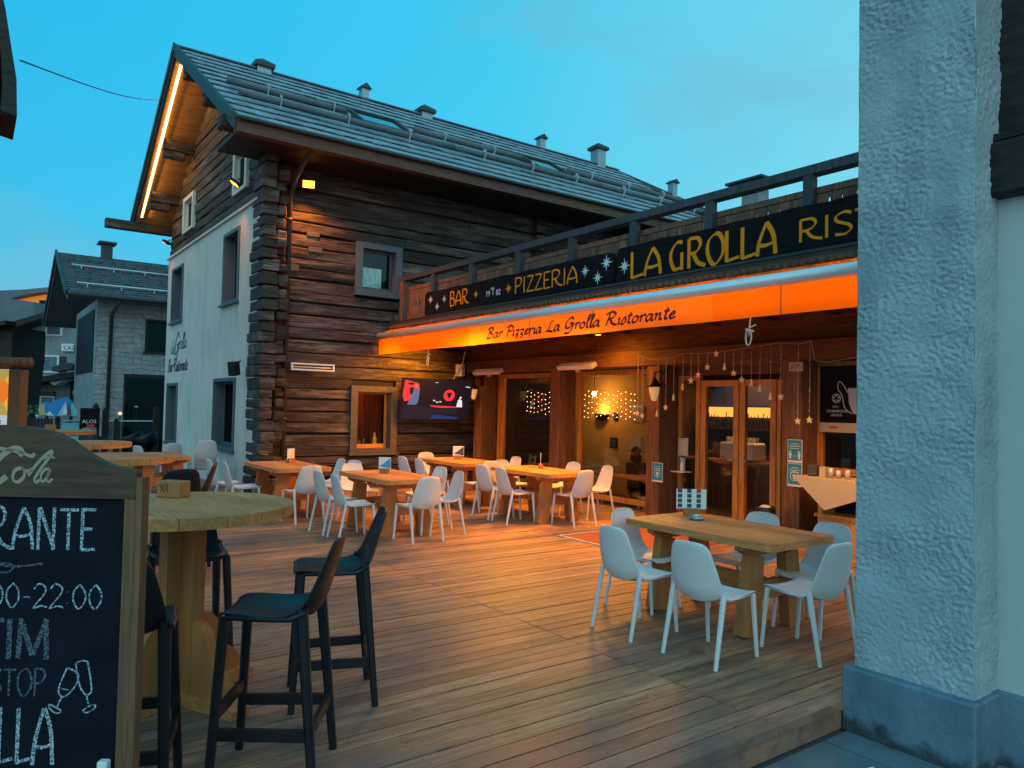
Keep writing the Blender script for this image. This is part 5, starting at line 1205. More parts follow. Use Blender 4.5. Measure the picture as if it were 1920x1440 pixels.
def cardstand(x,y,z,rz,label,m,w_=.2,h=.2,strip=True,thick=.004):
    t=thing('card_stand',label,'card stand',(x,y,z),rz,'card stands on the tables')
    MB().chbox(0,0,.035,.14,.07,.07,.005).build('wooden_block','table_side',t,world=False)
    MB().box(-w_/2,w_/2,-.003,.003,.055,.055+h).build('card','paper',t,world=False)
    m_=MB()
    if m=='grid':
        for i in range(3):
            for j_ in range(4): MB().box(-w_/2+.012+i*.085,-w_/2+.052+i*.085,-.0042,-.0032,.075+j_*.045,.075+j_*.045+.036).build('dish_print','red' if (i,j_)==(2,3) else 'paper_dark',t,world=False)
        MB().box(-w_/2,w_/2,-.0042,-.0032,.056,.066).build('red_strip','red',t,world=False)
    else:
        m_.prism([(-w_/2+.01,.10),(w_/2-.005,.07),(w_/2-.005,.05+h),(.03,.04+h*.8),(-.02,.05+h*.5)],lambda u,v,tt:(u,-.0042+tt,v),0,.0008); m_.build('picture_print',m,t,world=False)
    return t
cardstand(-4.60,5.42,.75,R(48),'white menu card with a grid of small dish pictures on the foreground table','grid',.27,.19)
cardstand(-9.50,4.74,.75,R(52),'blue and white card in a wooden block on the middle table','card_blue',.17,.17)
cardstand(-11.75,4.2,.75,R(118),'card seen almost edge on, on the table beside the log corner','star_gold',.16,.17); cardstand(-11.5,7.2,.75,R(50),'pale picture card on the table below the television','paper_dark',.2,.18)
cardstand(-9.35,7.4,.75,R(140),'narrow upright card on the table before the string-lit window','paper_dark',.12,.18)
t=thing('ashtray','round grey metal ashtray with white napkin next to the picture menu','ashtray',(-4.36,5.28,.75)); MB().lathe([(.055,0),(.062,.004),(.062,.034),(.052,.036),(.046,.012),(0,.010)],(-4.40,5.26,.751),16).build('bowl','ashtray',t); MB().lathe([(0,.03),(.035,.036),(.02,.046),(0,.048)],(-4.40,5.26,.751),7).build('napkin','paper',t)
# high round tables
def round_top(cx,cy,r_,z0,z1,n=6,ang=0):
    m_=MB(); w_=2*r_/n; ca,sa=math.cos(ang),math.sin(ang)
    for i in range(n):
        a=-r_+i*w_+.0028; b=-r_+(i+1)*w_-.0028; k=12; P=[]
        for j in range(k+1):
            u_=a+(b-a)*j/k; P.append((u_,math.sqrt(max(0,r_*r_-u_*u_))))
        for j in range(k+1):
            u_=b-(b-a)*j/k; P.append((u_,-math.sqrt(max(0,r_*r_-u_*u_))))
        Q_=[]
        for p in P:
            if not Q_ or (abs(p[0]-Q_[-1][0])+abs(p[1]-Q_[-1][1]))>1e-4: Q_.append(p)
        m_.prism(Q_,lambda u,v,t_:(cx+u*ca-v*sa,cy+u*sa+v*ca,t_),z0,z1)
    return m_
def high_table(cx,cy,label,r_=.60,ang=R(-63),z=1.12):
    t=thing('high_round_table',label,'table',(cx,cy,0),0,'tall round wooden tables')
    round_top(cx,cy,r_,z-.062,z,6,ang).build('tabletop','table',t)
    pb=R(26); c_,s_=math.cos(pb),math.sin(pb); L3=lambda u,v,w:(cx+u*c_-v*s_,cy+u*s_+v*c_,w)
    m_=MB()
    def ob(u0,u1,v0,v1,w0,w1): m_.add([L3(u,v,w) for u in(u0,u1) for v in(v0,v1) for w in(w0,w1)],[(0,1,3,2),(4,6,7,5),(0,4,5,1),(2,3,7,6),(0,2,6,4),(1,5,7,3)])
    ob(-.13,.13,-.035,.035,.08,z-.063); ob(-.035,.035,-.13,-.036,.08,z-.064); ob(-.035,.035,.036,.13,.08,z-.064); m_.build('post','table_side',t)
    br=[(.131,.075),(.42,.075),(.42,.14),(.37,.20),(.30,.25),(.27,.33),(.24,.41),(.19,.46),(.131,.47)]
    for f_ in (lambda u,v,tt:L3(u,tt,v),lambda u,v,tt:L3(-u,tt,v),lambda u,v,tt:L3(tt,u,v),lambda u,v,tt:L3(tt,-u,v)):
        MB().prism(br,f_,-.03,.03).build('bracket','table_side',t)
    P=[(-.50,.002),(.50,.002),(.50,.05),(.44,.078),(-.44,.078),(-.50,.05)]
    MB().prism(P,lambda u,v,tt:L3(u,tt,v),-.06,.06).build('foot_beam','table',t); MB().prism([(p[0],p[1]*.96) for p in P],lambda u,v,tt:L3(tt,u,v),-.06,-.0601 if False else .06).build('foot_beam','table',t)
    tb=[(.10,z-.063),(.42,z-.063),(.40,z-.10),(.13,z-.16),(.10,z-.16)]
    return t
high_table(-4.60,1.03,'nearest tall round table carrying the block numbered 901'); high_table(-8.72,1.22,'second tall round table, behind the chalkboard shoulder'); high_table(-11.5,1.25,'third tall round table, farther along the row'); high_table(-15.6,1.3,'farthest tall round table of the row',r_=.62)
def block(x,y,z,rz,label,num=None,s_=(.17,.10,.10)):
    t=thing('wooden_block',label,'table number',(x,y,z),rz,'wooden number blocks'); MB().chbox(0,0,s_[2]/2,s_[0],s_[1],s_[2],.006).build('block_body','table_side',t,world=False)
    MB().box(s_[0]*.18,s_[0]*.18+.004,-s_[1]/2+.01,s_[1]/2-.01,s_[2]-.001,s_[2]+.0006).build('card_slot','dark',t,world=False)
    if num:
        m_=MB(); write(m_,num,-.062,.034,.048,lambda u,v,tt:(u,-s_[1]/2-.0008-tt,v),.06,.09); m_.build('burnt_number','dark',t,world=False)
block(-4.95,1.04,1.12,R(38),'pale wooden block burnt with the number 901 on the nearest tall table','901'); block(-9.02,.98,1.12,R(30),'plain wooden block on the second tall table'); block(-11.9,1.05,1.12,R(30),'plain wooden block on the third tall table'); block(-15.7,1.2,1.12,R(30),'plain wooden block on the farthest tall table')
# ================================================================ chalkboard sign
SB=thing('chalkboard_sign','tall chalkboard advertising sign with arched carved top and chalk writing','sign',(-2.87,.49,0),math.atan2(.808,.588))
# local: x along the board to the right (0 = right edge, negative left), -y towards viewer, z up
PX=.00186
def U(px): return (px-252)*PX
def Z_(py): return 1.72-(py-745)*PX
hw=.53; cxu=U(-14)
top=[(U(252),Z_(884)),(U(249),Z_(879)),(U(232),Z_(877)),(U(205),Z_(872)),(U(180),Z_(862)),(U(160),Z_(851)),(U(140),Z_(838)),(U(120),Z_(824)),(U(100),Z_(814)),(U(75),Z_(807)),(U(40),Z_(802)),(U(0),Z_(800)),(cxu,Z_(799.5))]
left=[(2*cxu-a,b) for a,b in top[::-1][1:]]
P=top+left+[(2*cxu-U(252),Z_(932)),(U(252),Z_(932))]
fb=lambda u,v,t:(u,t,v)
MB().prism(P,fb,-.022,.022).build('header_board','sign_header',SB,world=False)
zb=.03
for a,b in ((U(232),U(252)),(2*cxu-U(252),2*cxu-U(232))): MB().box(a,b,-.021,.021,zb,Z_(932)-.001).build('stile','olive_frame',SB,world=False)
MB().box(2*cxu-U(232)+.001,U(232)-.001,-.02,.02,.06,.13).build('bottom_rail','olive_frame',SB,world=False)
MB().box(U(252)+.0005,U(264),-.020,.03,zb,Z_(892)).build('edge_strip','olive_frame',SB,world=False)
MB().box(2*cxu-U(232)+.0005,U(232)-.0005,-.006,.012,.131,Z_(932)-.001).build('blackboard','slate_board',SB,world=False)
for a in (cxu-.1,2*cxu-U(200)):
    MB().bar((a,.03,1.35),(a,.30,.0),.04,.03).build('rear_leg','olive_frame',SB,world=False)
MB().chbox(U(214),-.03,Z_(1435),.035,.03,.10,.004).build('chalk_block','paper',SB,world=False)
MB().box(U(60),U(64),-.02,-.0,Z_(1440),Z_(1440)+.0001).v
ck=lambda u,v,t:(u,-.0075-t,v)
random.seed(5); m_=MB()
write(m_,'RISTORANTE',U(-208),Z_(1030),(1030-952)*PX,ck,.055,.085,width=.725,jit=.012); m_.build('chalk_heading','chalk',SB,world=False); m_=MB()
write(m_,'OO-22:OO'.replace('O','0'),U(-17),Z_(1138),(1138-1093)*PX,ck,.05,.08,width=.40,jit=.012); m_.build('chalk_hours','chalk',SB,world=False); m_=MB()
write(m_,'GROLLA',U(-120),Z_(1425),(1425-1322)*PX,ck,.05,.075,width=.445,jit=.012)
m_.build('chalk_name','chalk',SB,world=False)
m_=MB()
write(m_,'TIM',U(-30),Z_(1232),(1232-1158)*PX,ck,.09,.14,width=.25,jit=.01); m_.build('chalk_word','chalk_faint',SB,world=False); m_=MB(); write(m_,'STOP',U(-10),Z_(1300),(1300-1250)*PX,ck,.05,.09,width=.20,jit=.012); m_.build('chalk_word','chalk_faint',SB,world=False); m_=MB()
ribbon(m_,catmull([(U(x),Z_(y)) for x,y in ((-20,1062),(5,1056),(22,1060),(24,1068),(10,1074),(-6,1070),(2,1060),(30,1062),(80,1056))],5),.006,.009,ck)
m_.build('chalk_flourish','chalk_faint',SB,world=False)
m_=MB()
def fl(pts,w_=.006): ribbon(m_,catmull([(U(x),Z_(y)) for x,y in pts],5),w_*.7,w_,ck)
fl([(133,1247),(122,1275),(119,1292),(128,1300),(140,1292),(152,1275),(155,1258)]); fl([(133,1247),(143,1250),(155,1258)]); fl([(126,1298),(120,1312),(116,1320)]); fl([(102,1314),(112,1318),(125,1326),(116,1330),(104,1322),(102,1314)])
fl([(149,1238),(153,1262),(160,1284),(170,1295),(179,1290),(178,1270),(171,1234)]); fl([(149,1238),(160,1233),(171,1234)]); fl([(171,1295),(175,1312)]); fl([(165,1324),(176,1316),(188,1314),(184,1322),(172,1328),(165,1324)]); fl([(124,1285),(138,1287)],.004)
m_.build('chalk_glasses','chalk',SB,world=False)
m_=MB(); hd=lambda u,v,t:(u,-.0235-t,v)
def cv(pts,w0=.006,w1=.017): ribbon(m_,catmull([(U(x),Z_(y)) for x,y in pts],6),w0,w1,hd,pen=R(120))
cv([(33,855),(40,846),(24,842),(2,856),(-16,884),(-18,905),(-4,906),(12,894)],.007,.02); cv([(-60,850),(-20,842),(30,848),(56,856),(62,850)],.004,.014)
cv([(38,878),(26,884),(24,900),(34,904),(44,894),(44,882),(38,878),(50,884),(60,880)],.005,.013)
cv([(52,892),(66,872),(84,852),(95,846),(93,853),(78,874),(64,898),(67,904),(74,899)],.004,.011); cv([(76,862),(88,857),(100,858)],.003,.007)
cv([(91,879),(83,880),(76,890),(77,902),(84,899),(92,880)],.004,.010); cv([(93,879),(87,897),(90,903),(97,897)],.004,.010)
m_.build('carved_script','carved',SB,world=False)
# ================================================================ left background
FN='fence and screens at the far end of the deck'
def fpost(y,z,label,w_=.13,x=-25.2,z0=0):
    t=MB().chbox(x,y,z/2,w_,w_,z,.01).box(x-.04,x+.04,y-.04,y+.04,z+.001,z+.05).build('fence_post','dark_wood'); tag(t,label,'post','dark posts at the far end of the deck')
fpost(3.06,1.50,'tallest dark fence post, left of the pair before the stone house',.16); fpost(3.32,1.38,'dark fence post, right of the pair before the stone house',.15); fpost(3.62,1.06,'shorter dark fence post between the pair and the plaster wall'); fpost(4.72,1.46,'dark fence post touching the corner of the plaster wall',.17,x=-25.2); fpost(2.10,1.12,'dark fence post beside the mountain-shaped board',.13)
for i,(a,b) in enumerate(((3.41,3.54),(3.7,4.62),(2.2,2.95))):
    t=thing('glass_screen',['narrow glass screen between the two short posts','wide glass screen before the stone house window','glass screen with pale lower panels beside the mountain-shaped board'][i],'screen',(-25.2,a,0),0,'glass wind screens'); MB().box(-25.21,-25.19,a,b,.45,1.02).build('pane','glass_clear',t); MB().box(-25.22,-25.18,a,b,1.021,1.06).build('top_rail','galv',t)
    if i==2: MB().box(-25.23,-25.17,a,a+.44,.62,.98).box(-25.23,-25.17,a,a+.44,.10,.58).build('lower_panel','sign_sea',t)
t=thing('mountain_board','painted board cut as a blue mountain with snowy fir trees','sign',(-24.9,2.0,1.2))
def yz(px,py): return (1.47+(px-60)*.01335, 1.31-(py-770)*.0204)
def pm(pts,m,nm,o): MB().prism([yz(*p) for p in pts],lambda u,v,tt:(-24.9+tt,u,v),o,o+.02).build(nm,m,t)
pm([(69,768),(72,762),(80,758),(84,757),(92,758),(103,754),(110,752),(121,749),(131,756),(141,769),(143,777),(72,777)],'sign_blue','board',0)
pm([(69,768),(73,762),(80,758),(81,770),(86,776),(73,776)],'sand','painted_dune',.021); pm([(131,757),(141,769),(142,776),(128,776),(127,765)],'sign_sea','painted_slope',.021); pm([(82,776),(90,770),(98,776)],'paper','painted_snow',.021); pm([(104,776),(112,765),(118,758),(122,770),(127,776)],'paper_blue','painted_snow',.022)
for c_ in (119,126): pm([(c_-5,775),(c_,755+(c_==126)*3),(c_+4,775)],'paper_dark' if c_==126 else 'paper','painted_fir',.044)
t=thing('menu_blackboard','black menu board with white and red lettering standing beyond the tall tables','sign',(-24.7,2.8,.5)); MB().chbox(-24.7,2.86,.92,.06,.50,1.0,.02).build('board','sign_black',t)
m_=MB(); fonttext(m_,'ALOS',.15,lambda u,v,tt:(-24.665,2.66+u,.98+v)); m_.build('lettering','paper',t); m_=MB(); fonttext(m_,'APERTO',.10,lambda u,v,tt:(-24.665,2.66+u,.78+v)); m_.build('lettering','paper',t); MB().box(-24.668,-24.664,2.78,2.98,.86,.95).build('red_label','red',t)
def tub(x,y,rz,label,m='black_plastic',s_=1,z=0):
    t=thing('tub_chair',label,'armchair',(x,y,z),R(rz),'dark rounded armchairs')
    vs=[];n=16
    for i in range(n+1):
        a=R(-200+220*i/n); hh=.82-.22*abs(math.sin((a+R(90))/1.4))**1.2
        for q,(r_,z) in enumerate(((.29,.40),(.33,.55),(.34,hh-.03),(.325,hh),(.30,hh-.03),(.27,.42))): vs.append((r_*math.cos(a),r_*math.sin(a),z))
    k=6; MB().add(vs,[(i*k+j,(i+1)*k+j,(i+1)*k+(j+1)%k,i*k+(j+1)%k) for i in range(n) for j in range(k)],True).build('backrest',m,t,world=False)
    MB().lathe([(0,.38),(.28,.38),(.29,.42),(.27,.46),(0,.47)],(0,0,0),16).build('seat',m,t,world=False)
    for a in (45,135,225,315): MB().bar((.2*math.cos(R(a)),.2*math.sin(R(a)),.38),(.25*math.cos(R(a)),.25*math.sin(R(a)),0),.035,.035,.025,.025).build('leg',m,t,world=False)
tub(-23.4,3.75,120,'black rounded armchair before the stone house, left of two'); tub(-23.2,4.08,120,'black rounded armchair nearest the plaster wall'); tub(-22.6,2.75,60,'black rounded armchair before the menu blackboard')
tub(-9.6,1.95,125,'dark upholstered armchair with painted-in sky blue, behind the nearest tall table','sky_tinted_fabric'); tub(-13.4,1.6,100,'dark upholstered armchair with painted-in sky blue, between the second and third tall tables','sky_tinted_fabric')  # blue reflection of the sky is put into the fabric colour
# lit menu cabinet
MC=thing('menu_cabinet','lit wooden menu cabinet with log roof at the left edge','display cabinet',(-9.3,.3,0),math.atan2(.808,.588))
# local x to the right along the face, z up
MB().tube([(-1.6,0,2.06),(.255,0,2.07)],.052,10).build('log_roof','beam',MC,world=False)
MB().chbox(.135,0,1.0,.125,.14,1.99,.01).build('post','olive_frame',MC,world=False); MB().chbox(-1.35,0,1.0,.125,.14,1.99,.01).build('post','olive_frame',MC,world=False)
MB().box(-1.28,.07,.02,.05,1.2,1.995).build('lit_panel','box_lit',MC,world=False); MB().box(-1.28,.07,-.06,.05,1.12,1.195).build('bottom_board','olive_frame',MC,world=False)
for i,(cx,cz,q,m) in enumerate(((-.03,1.99,.13,'food_pale'),(-.05,1.77,.17,'food_orange'),(-.06,1.54,.15,'food_pale'),(-.40,1.86,.17,'food_orange'),(-.42,1.5,.16,'food_pale'))):
    z1=min(cz+q,1.99); P=[(cx-q,cz),(cx,max(cz-q,1.3)),(cx+q*.65,cz),(cx,z1)]
    MB().prism(P,fb,.010,.016).build('dish_picture',m,MC,world=False)
MB().box(-.5,.04,.004,.009,1.30,1.52).build('name_panel','panel_white',MC,world=False)
m_=MB(); fonttext(m_,'Ristorante',.095,lambda u,v,tt:(-.425+u,.003,1.43+v)); m_.build('lettering','ink',MC,world=False); m_=MB(); fonttext(m_,'Pizzeria',.095,lambda u,v,tt:(-.36+u,.003,1.33+v)); m_.build('lettering','ink',MC,world=False)
lamp('cabinet_light','AREA',(-.5,-.05,1.97),5,(1,.45,.08),target=(-.5,-.03,0),parent=MC,size=.5)
# orange house with curved roof edge, top left
OH=thing('orange_house','orange lit house with dark curved eave at the top left corner','house',(-7.2,-.5,2))
po=[(-.75,6.2),(-.35,5.75),(-.05,5.32),(.085,5.02),(.13,4.82),(.18,4.52),(.222,4.28),(.235,3.98)]; pi_=[(.13,4.0),(.13,4.25),(.115,4.5),(.07,4.78),(-.0,5.0),(-.15,5.3),(-.45,5.68),(-.85,6.1)]
MB().prism(po+pi_,lambda u,v,t:(t,u,v),-7.9,-7.2).build('curved_eave','dark_wood',OH)
MB().prism([(.10,3.2),(.12,4.05),(.10,4.6),(.0,5.0),(-.5,5.6),(-3,5.9),(-3,2.5),(.09,2.5)],lambda u,v,t:(t,u,v),-12,-7.4).build('wall','house_orange',OH)
wr_=thing('overhead_wire','thin overhead wire running from the orange house to the chalet roof','wire',(-7.2,.2,4.4)); MB().tube([(-7.15+(-18.6+7.15)*i/12,.24+(3.36-.24)*i/12,4.42+(8.62-4.42)*i/12-.10*math.sin(math.pi*i/12)) for i in range(13)],.007,5).build('cable','black_plastic',wr_)
# stone house
SH=thing('stone_house','grey stone house with dark slate roof left of the chalet','house',(-31,6,0))
so=[(4.75,6.4,.0,2.40),(6.1,7.2,3.2,4.1)]
m_=MB()
for a,b,c_,e in panels(3.34,14,-.2,5.0,[(4.2,5.75,-.2,2.55),(4.85,5.7,3.35,4.45)]): m_.box(-28.3,-28,a,b,c_,e)
m_.build('stone_wall','stone_wall',SH); MB().box(-34,-28.31,3.34,3.6,-.2,5.0).build('gable_wall','plaster_grey',SH); MB().box(-33.2,-28.6,3.30,3.338,2.6,4.7).build('barn_door','dark_wood',SH)
MB().box(-28.2,-28.15,4.2,5.75,-.2,2.55).build('shop_window','glass_dark',SH); MB().box(-28.6,-28.5,4.1,5.8,-.2,4.5).build('room_behind','dark',SH); MB().box(-28.12,-28.02,4.2,5.75,2.42,2.55).box(-28.12,-28.02,4.2,4.27,-.2,2.419).box(-28.12,-28.02,5.68,5.75,-.2,2.419).build('shop_window_frame','dark_wood',SH)
fr=MB().box(-28.05,-27.95,4.80,4.88,3.35,4.45).box(-28.05,-27.95,5.62,5.70,3.35,4.45).box(-28.05,-27.95,4.881,5.619,4.37,4.45).box(-28.05,-27.95,4.75,5.75,3.27,3.349).build('window','dark_wood',SH); p=MB().box(-28.2,-28.15,4.88,5.62,3.35,4.37).build('pane','glass_dark',None); p.parent=fr; p.data.transform(SH.matrix_basis.inverted())
RXs,RZs=-31.4,6.95
for nm,xe,ze in (('roof_slope',-27.2,5.02),('roof_slope',-36.2,4.72)):
    dd=Vector((xe-RXs,0,ze-RZs)); L_=dd.length; dd.normalize(); n2=Vector((-dd.z,0,dd.x)); 
    if n2.z<0: n2=-n2
    m_=MB(); rr_=18; q=lambda s_,y,o:(RXs+dd.x*s_+n2.x*o,y,RZs+dd.z*s_+n2.z*o)
    m_.add([q(0,2.4,0),q(L_,2.4,0),q(L_,14,0),q(0,14,0),q(0,2.4,-.12),q(L_,2.4,-.12),q(L_,14,-.12),q(0,14,-.12)],[(0,1,2,3),(4,5,6,7),(0,1,5,4),(2,3,7,6),(1,2,6,5)])
    if xe>-30:
        for i in range(rr_):
            y=2.4
            while y<9:
                y2=y+rng.uniform(.25,.5); s0=i*L_/rr_; s1=(i+1)*L_/rr_+.03; m_.add([q(s0,y+.01,.01),q(s0,y2-.01,.01),q(s1,y2-.01,.07+rng.uniform(0,.02)),q(s1,y+.01,.07)],[(0,1,2,3)]); m_.add([q(s1,y+.01,.02),q(s1,y2-.01,.02),q(s1,y2-.01,.07),q(s1,y+.01,.07)],[(0,1,2,3)]); y=y2
    m_.build(nm,'slate',SH)
m_=MB(); 
for xe,ze in ((-27.2,5.02),(-36.2,4.72)): m_.bar((RXs,2.36,RZs),(xe,2.36,ze),.06,.20)
m_.build('barge_board','gutter',SH)
lc=MB()   # carved fretwork drops under the rake
for xe,ze in ((-27.2,5.02),(-36.2,4.72)):
    for i in range(26):
        a=(i+.5)/26; x=RXs+(xe-RXs)*a; z=RZs+(ze-RZs)*a-.12; lc.add([(x-.07,2.40,z),(x+.07,2.40,z),(x,2.40,z-.16)],[(0,1,2)])
lc.build('fretwork','galv',SH)
MB().tube([(-27.15,2.4,5.0),(-27.15,14,5.0)],.07,8).tube([(-27.2,3.9,4.9),(-27.95,3.75,4.5),(-27.95,3.72,0)],.06,8).build('gutter','gutter',SH)
MB().tube([(-28.3,2.4,6.15-.35),(-28.3,9,5.8)],.05,6).build('snow_rail','galv',SH) if False else None
t=thing('chimney','small chimney with flat cap on the stone house','chimney',(-31.4,3.9,6.8)); MB().box(-31.6,-31.2,3.8,4.15,6.8,7.45).build('stack','gutter',t); MB().box(-31.75,-31.05,3.68,4.27,7.45,7.52).build('cap','gutter',t)
MB().box(-28.0,-27.7,5.62,5.95,2.0,2.5).build('meter_box','enamel_white',SH)
lb=thing('garden_lamp','tiny yellow lamp glowing before the stone house','lamp',(-27.5,3.95,1.25)); MB().lathe([(0,-.05),(.06,0),(0,.05)],(-27.5,4.05,1.22),8).build('bulb','sconce_glow',lb); MB().tube([(-27.5,4.05,1.17),(-27.5,4.05,-.17)],.02,6).build('stem','black_metal',lb)
lb=thing('window_lamp','tiny white lamp reflected before the shop window','lamp',(-27.6,4.5,1.4)); MB().lathe([(0,-.03),(.07,0),(0,.03)],(-27.6,4.55,1.45),8).build('bulb','star_white',lb); MB().tube([(-27.6,4.55,1.42),(-27.6,4.55,-.17)],.02,6).build('stem','black_metal',lb)
# white house farther left; local frame facing the photographer
d0=34.0; rv=Vector((.588,.808,0)); fv=Vector((-.809,.588,0)); O=Vector((0,0,1.72))+fv*d0
WH=thing('white_house','pale plastered house with shuttered window and small shop roof','house',tuple(Vector((O.x,O.y,0))),math.atan2(.808,.588))
K=d0/1398; su=lambda px:(px-960)*K; sz_=lambda py:1.72+(743-py)*K
def wb(pts,o0,o1,nm,m,P_=None):
    ob=MB().prism([(su(a),sz_(b)) for a,b in pts],fb,o0,o1).build(nm,m,None); ob.parent=P_ or WH; return ob
rect=lambda a,b,c_,e:[(a,b),(c_,b),(c_,e),(a,e)]
wb([(24,608),(80,588),(200,588),(200,840),(24,840)],0,3,'wall','plaster_grey'); wb([(0,636),(82,606),(130,590),(130,580),(82,596),(0,622)],-1.0,.0,'eave','dark_wood'); wb([(0,622),(85,596),(82,570),(0,560)],-.9,3,'roof','slate')
wb(rect(22,605,29,672),-.05,-.001,'corner_strip','paper_blue')
w1=wb(rect(83,600,115,628),-.06,-.002,'window','enamel_white'); wb(rect(87,600,111,626),-.08,-.061,'pane','window_grey',w1)
w1=wb(rect(79,665,111,698),-.06,-.002,'window','enamel_white'); wb(rect(83,668,107,694),-.08,-.061,'pane','plinth_blue',w1)
wb(rect(70,665,78.5,699),-.08,-.001,'shutter','shutter'); wb(rect(111.5,667,123,700),-.08,-.001,'shutter','shutter')
wb([(42,718),(182,694),(182,704),(42,728)],-1.2,-.0,'shop_roof','dark_wood'); wb(rect(140,706,182,840),-.3,-.001,'shop_entrance','dark'); wb([(116,716),(150,702),(166,697),(168,702),(152,709),(124,722)],-.9,-.31,'shop_awning','enamel_white')
wb(rect(78,733,105,741),-.1,-.001,'shop_sign','gutter'); w1=wb(rect(78,742,105,772),-.06,-.002,'window','enamel_white'); wb(rect(81,744,102,770),-.08,-.061,'pane','plinth_blue',w1)
wb(rect(146,730,150,738),-.34,-.301,'price_card','paper'); wb(rect(162,736,167,750),-.34,-.301,'price_card','paper')
t=thing('cas_sign','small white board lettered CAS on the pale house','sign',tuple(Vector((O.x,O.y,0))),math.atan2(.808,.588)); ob=wb(rect(116,643,139,657),-.12,-.07,'board','enamel_white',t); m_=MB(); fonttext(m_,'CAS',.26,lambda u,v,tt:(su(120)+u,-.125,sz_(654)+v)); m_.build('lettering','ink',t,world=False)
t=thing('notice_board','white board with two lines of writing at the left corner of the pale house','sign',tuple(Vector((O.x,O.y,0))),math.atan2(.808,.588)); wb(rect(24,650,55,669),-.12,-.06,'board','paper_blue',t); m_=MB(); 
for a,b,y in ((29,37,655),(40,53,656),(31,52,661)): m_.box(su(a),su(b),-.124,-.121,sz_(y)-.02,sz_(y)+.02)
m_.build('writing_lines','ink_grey',t,world=False)
wb([(120,690),(135,684),(150,680),(160,684),(158,692),(124,697)],-1.0,-.5,'roof_clutter','gutter')
for i_,zz_ in enumerate((.42,.86)):
    q_=Vector((RXs+(-27.2-RXs)*zz_,0,RZs+(5.02-RZs)*zz_)); m_=MB().tube([(q_.x,2.7,q_.z+.16),(q_.x,9,q_.z+.16)],.03,6)
    for yy_ in range(3,9): m_.bar((q_.x,yy_,q_.z+.03),(q_.x,yy_,q_.z+.17),.03,.03)
    m_.build('snow_rail','galv',SH)
OS=thing('gabled_house','far house with orange gable soffit, its light put in as glow','house',tuple(Vector((O.x,O.y,0))+fv*8),math.atan2(.808,.588)); K2=(d0+8)/1398
def ob2(pts,o0,o1,nm,m): MB().prism([((a-960)*K2,1.72+(743-b)*K2) for a,b in pts],fb,o0,o1).build(nm,m,OS,world=False)
ob2([(-60,552),(50,545),(95,540),(95,548),(52,555),(8,568),(-60,570)],-.6,1,'roof_edge','slate'); ob2([(8,567),(52,556),(95,548),(95,575),(40,572)],0,.5,'soffit','soffit_baked_glow'); ob2([(-60,572),(95,575),(95,640),(-60,640)],.51,3,'wall','plaster_grey'); ob2(rect(70,562,82,573),-.1,-.001,'window','dark')
DK=thing('dark_barn','dark timber barn wall at the left edge behind the menu cabinet','barn',tuple(Vector((O.x,O.y,0))-fv*6),math.atan2(.808,.588)); K3=(d0-6)/1398
MB().prism([((a-960)*K3,1.72+(743-b)*K3) for a,b in ((-80,612),(20,612),(20,672),(8,800),(-80,800))],fb,0,2).build('wall','dark_wood',DK,world=False); MB().prism([((a-960)*K3,1.72+(743-b)*K3) for a,b in ((-80,622),(26,604),(26,612),(-80,634))],fb,-.6,-.001).build('eave','dark_wood',DK,world=False)
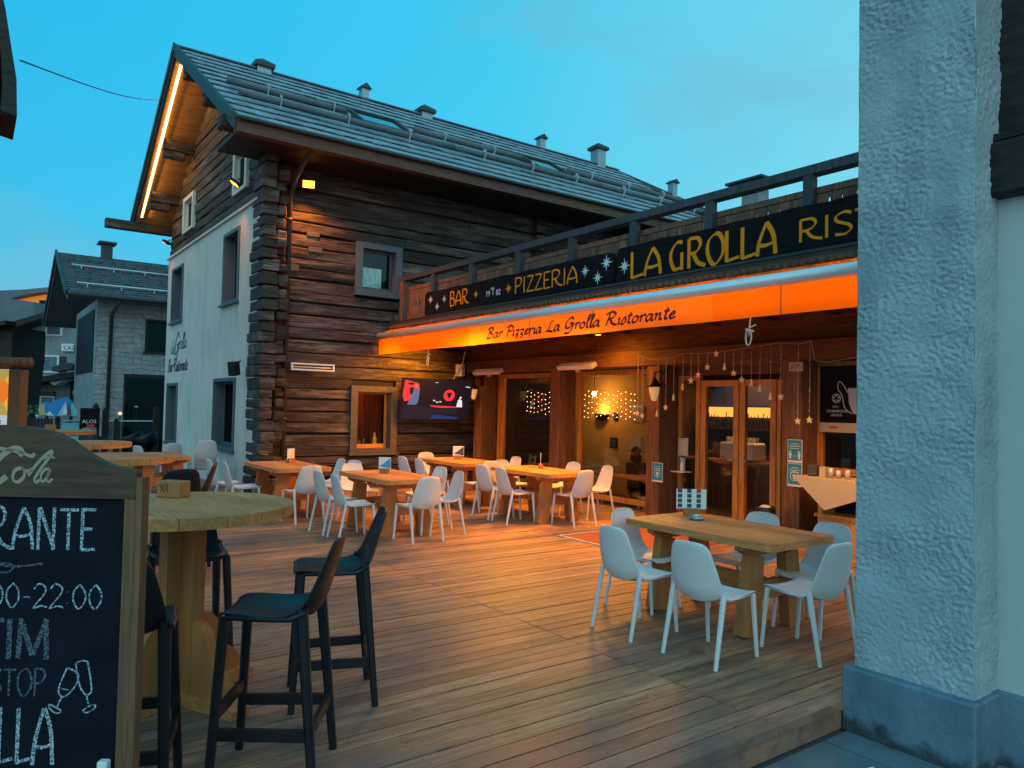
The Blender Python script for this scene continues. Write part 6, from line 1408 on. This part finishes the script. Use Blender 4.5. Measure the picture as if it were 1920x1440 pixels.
# low fence with pots in front of the pale house
t=thing('picket_fence','dark board fence with plant pots in front of the pale house','fence',(-27,1.2,0)); m_=MB()
for i in range(14): m_.box(-27.03,-26.97,.95+i*.085,1.025+i*.085,-.18,1.05)
m_.build('boards','dark_wood',t)
for i in range(5):
    y=1.0+i*.24; t=thing('potted_plant',['pot plant farthest left on the board fence','second pot plant on the board fence','middle pot plant on the board fence','fourth pot plant on the board fence','pot plant farthest right on the board fence'][i],'plant',(-27,y,1.05),0,'pots on the board fence'); MB().lathe([(.04,0),(.06,.12),(.05,.12),(0,.1)],(-27,y,1.05),8).build('pot','paper_blue' if i%2 else 'gutter',t); m_=MB()
    for k in range(30):
        c0=Vector((-27+rng.uniform(-.07,.07),y+rng.uniform(-.07,.07),1.17+rng.uniform(0,.28))); a=Vector((rng.uniform(-1,1),rng.uniform(-1,1),rng.uniform(-.3,1))).normalized()*.06; b=Vector((rng.uniform(-1,1),rng.uniform(-1,1),rng.uniform(-1,1))).normalized()*.03; m_.add([c0,c0+a+b,c0+a*1.6,c0+a-b],[(0,1,2,3)])
    m_.build('leaves','green',t)
# hills far away
vs=[]; n=60
for i in range(n+1):
    a=R(95+i*2.2); d_=320; h=30+14*noise.noise(Vector((i*.23,0,0)))+7*noise.noise(Vector((i*.9,5,0))); 
    vs+= [(d_*math.cos(a),d_*math.sin(a),-2),(d_*1.15*math.cos(a),d_*1.15*math.sin(a),h*.62+16)]
hl=MB().add(vs,[(2*i,2*i+2,2*i+3,2*i+1) for i in range(n)],True).build('hills','hill'); tag(hl,kind='structure')
pk=MB().add([(-245,118,0),(-250,105,62),(-248,112,76),(-246,118,84),(-244,124,78),(-240,133,66),(-238,140,0)],[(0,1,2,3,4,5,6)])
# added unseen lamp beyond the pillar, spreading warm light over the foreground deck
sl_=thing('deck_fill_lamp','added unseen warm lamp under the awning end beyond the pillar','lantern',(-2.62,8.5,3.05)); MB().lathe([(.06,-.15),(.12,.0),(.14,.08),(.02,.2),(0,.2)],(-2.62,8.5,3.05),10).build('fill_lamp_head','lantern_glass',sl_); MB().tube([(-2.62,8.5,3.18),(-2.62,8.8,3.2),(-2.62,9.2,3.2)],.02,6).build('arm','black_metal',sl_)
o=lamp('deck_fill_light','SPOT',(0,0,-.2),230,(1,.36,.03),spot_size=R(120),spot_blend=1.0,shadow_soft_size=1.0); o.parent=sl_; A=(Vector((-4.3,5.0,0))-Vector((-2.62,8.5,2.9))).normalized(); o.matrix_basis=Matrix.Translation((0,0,-.2))@A.to_track_quat('-Z','Y').to_matrix().to_4x4()
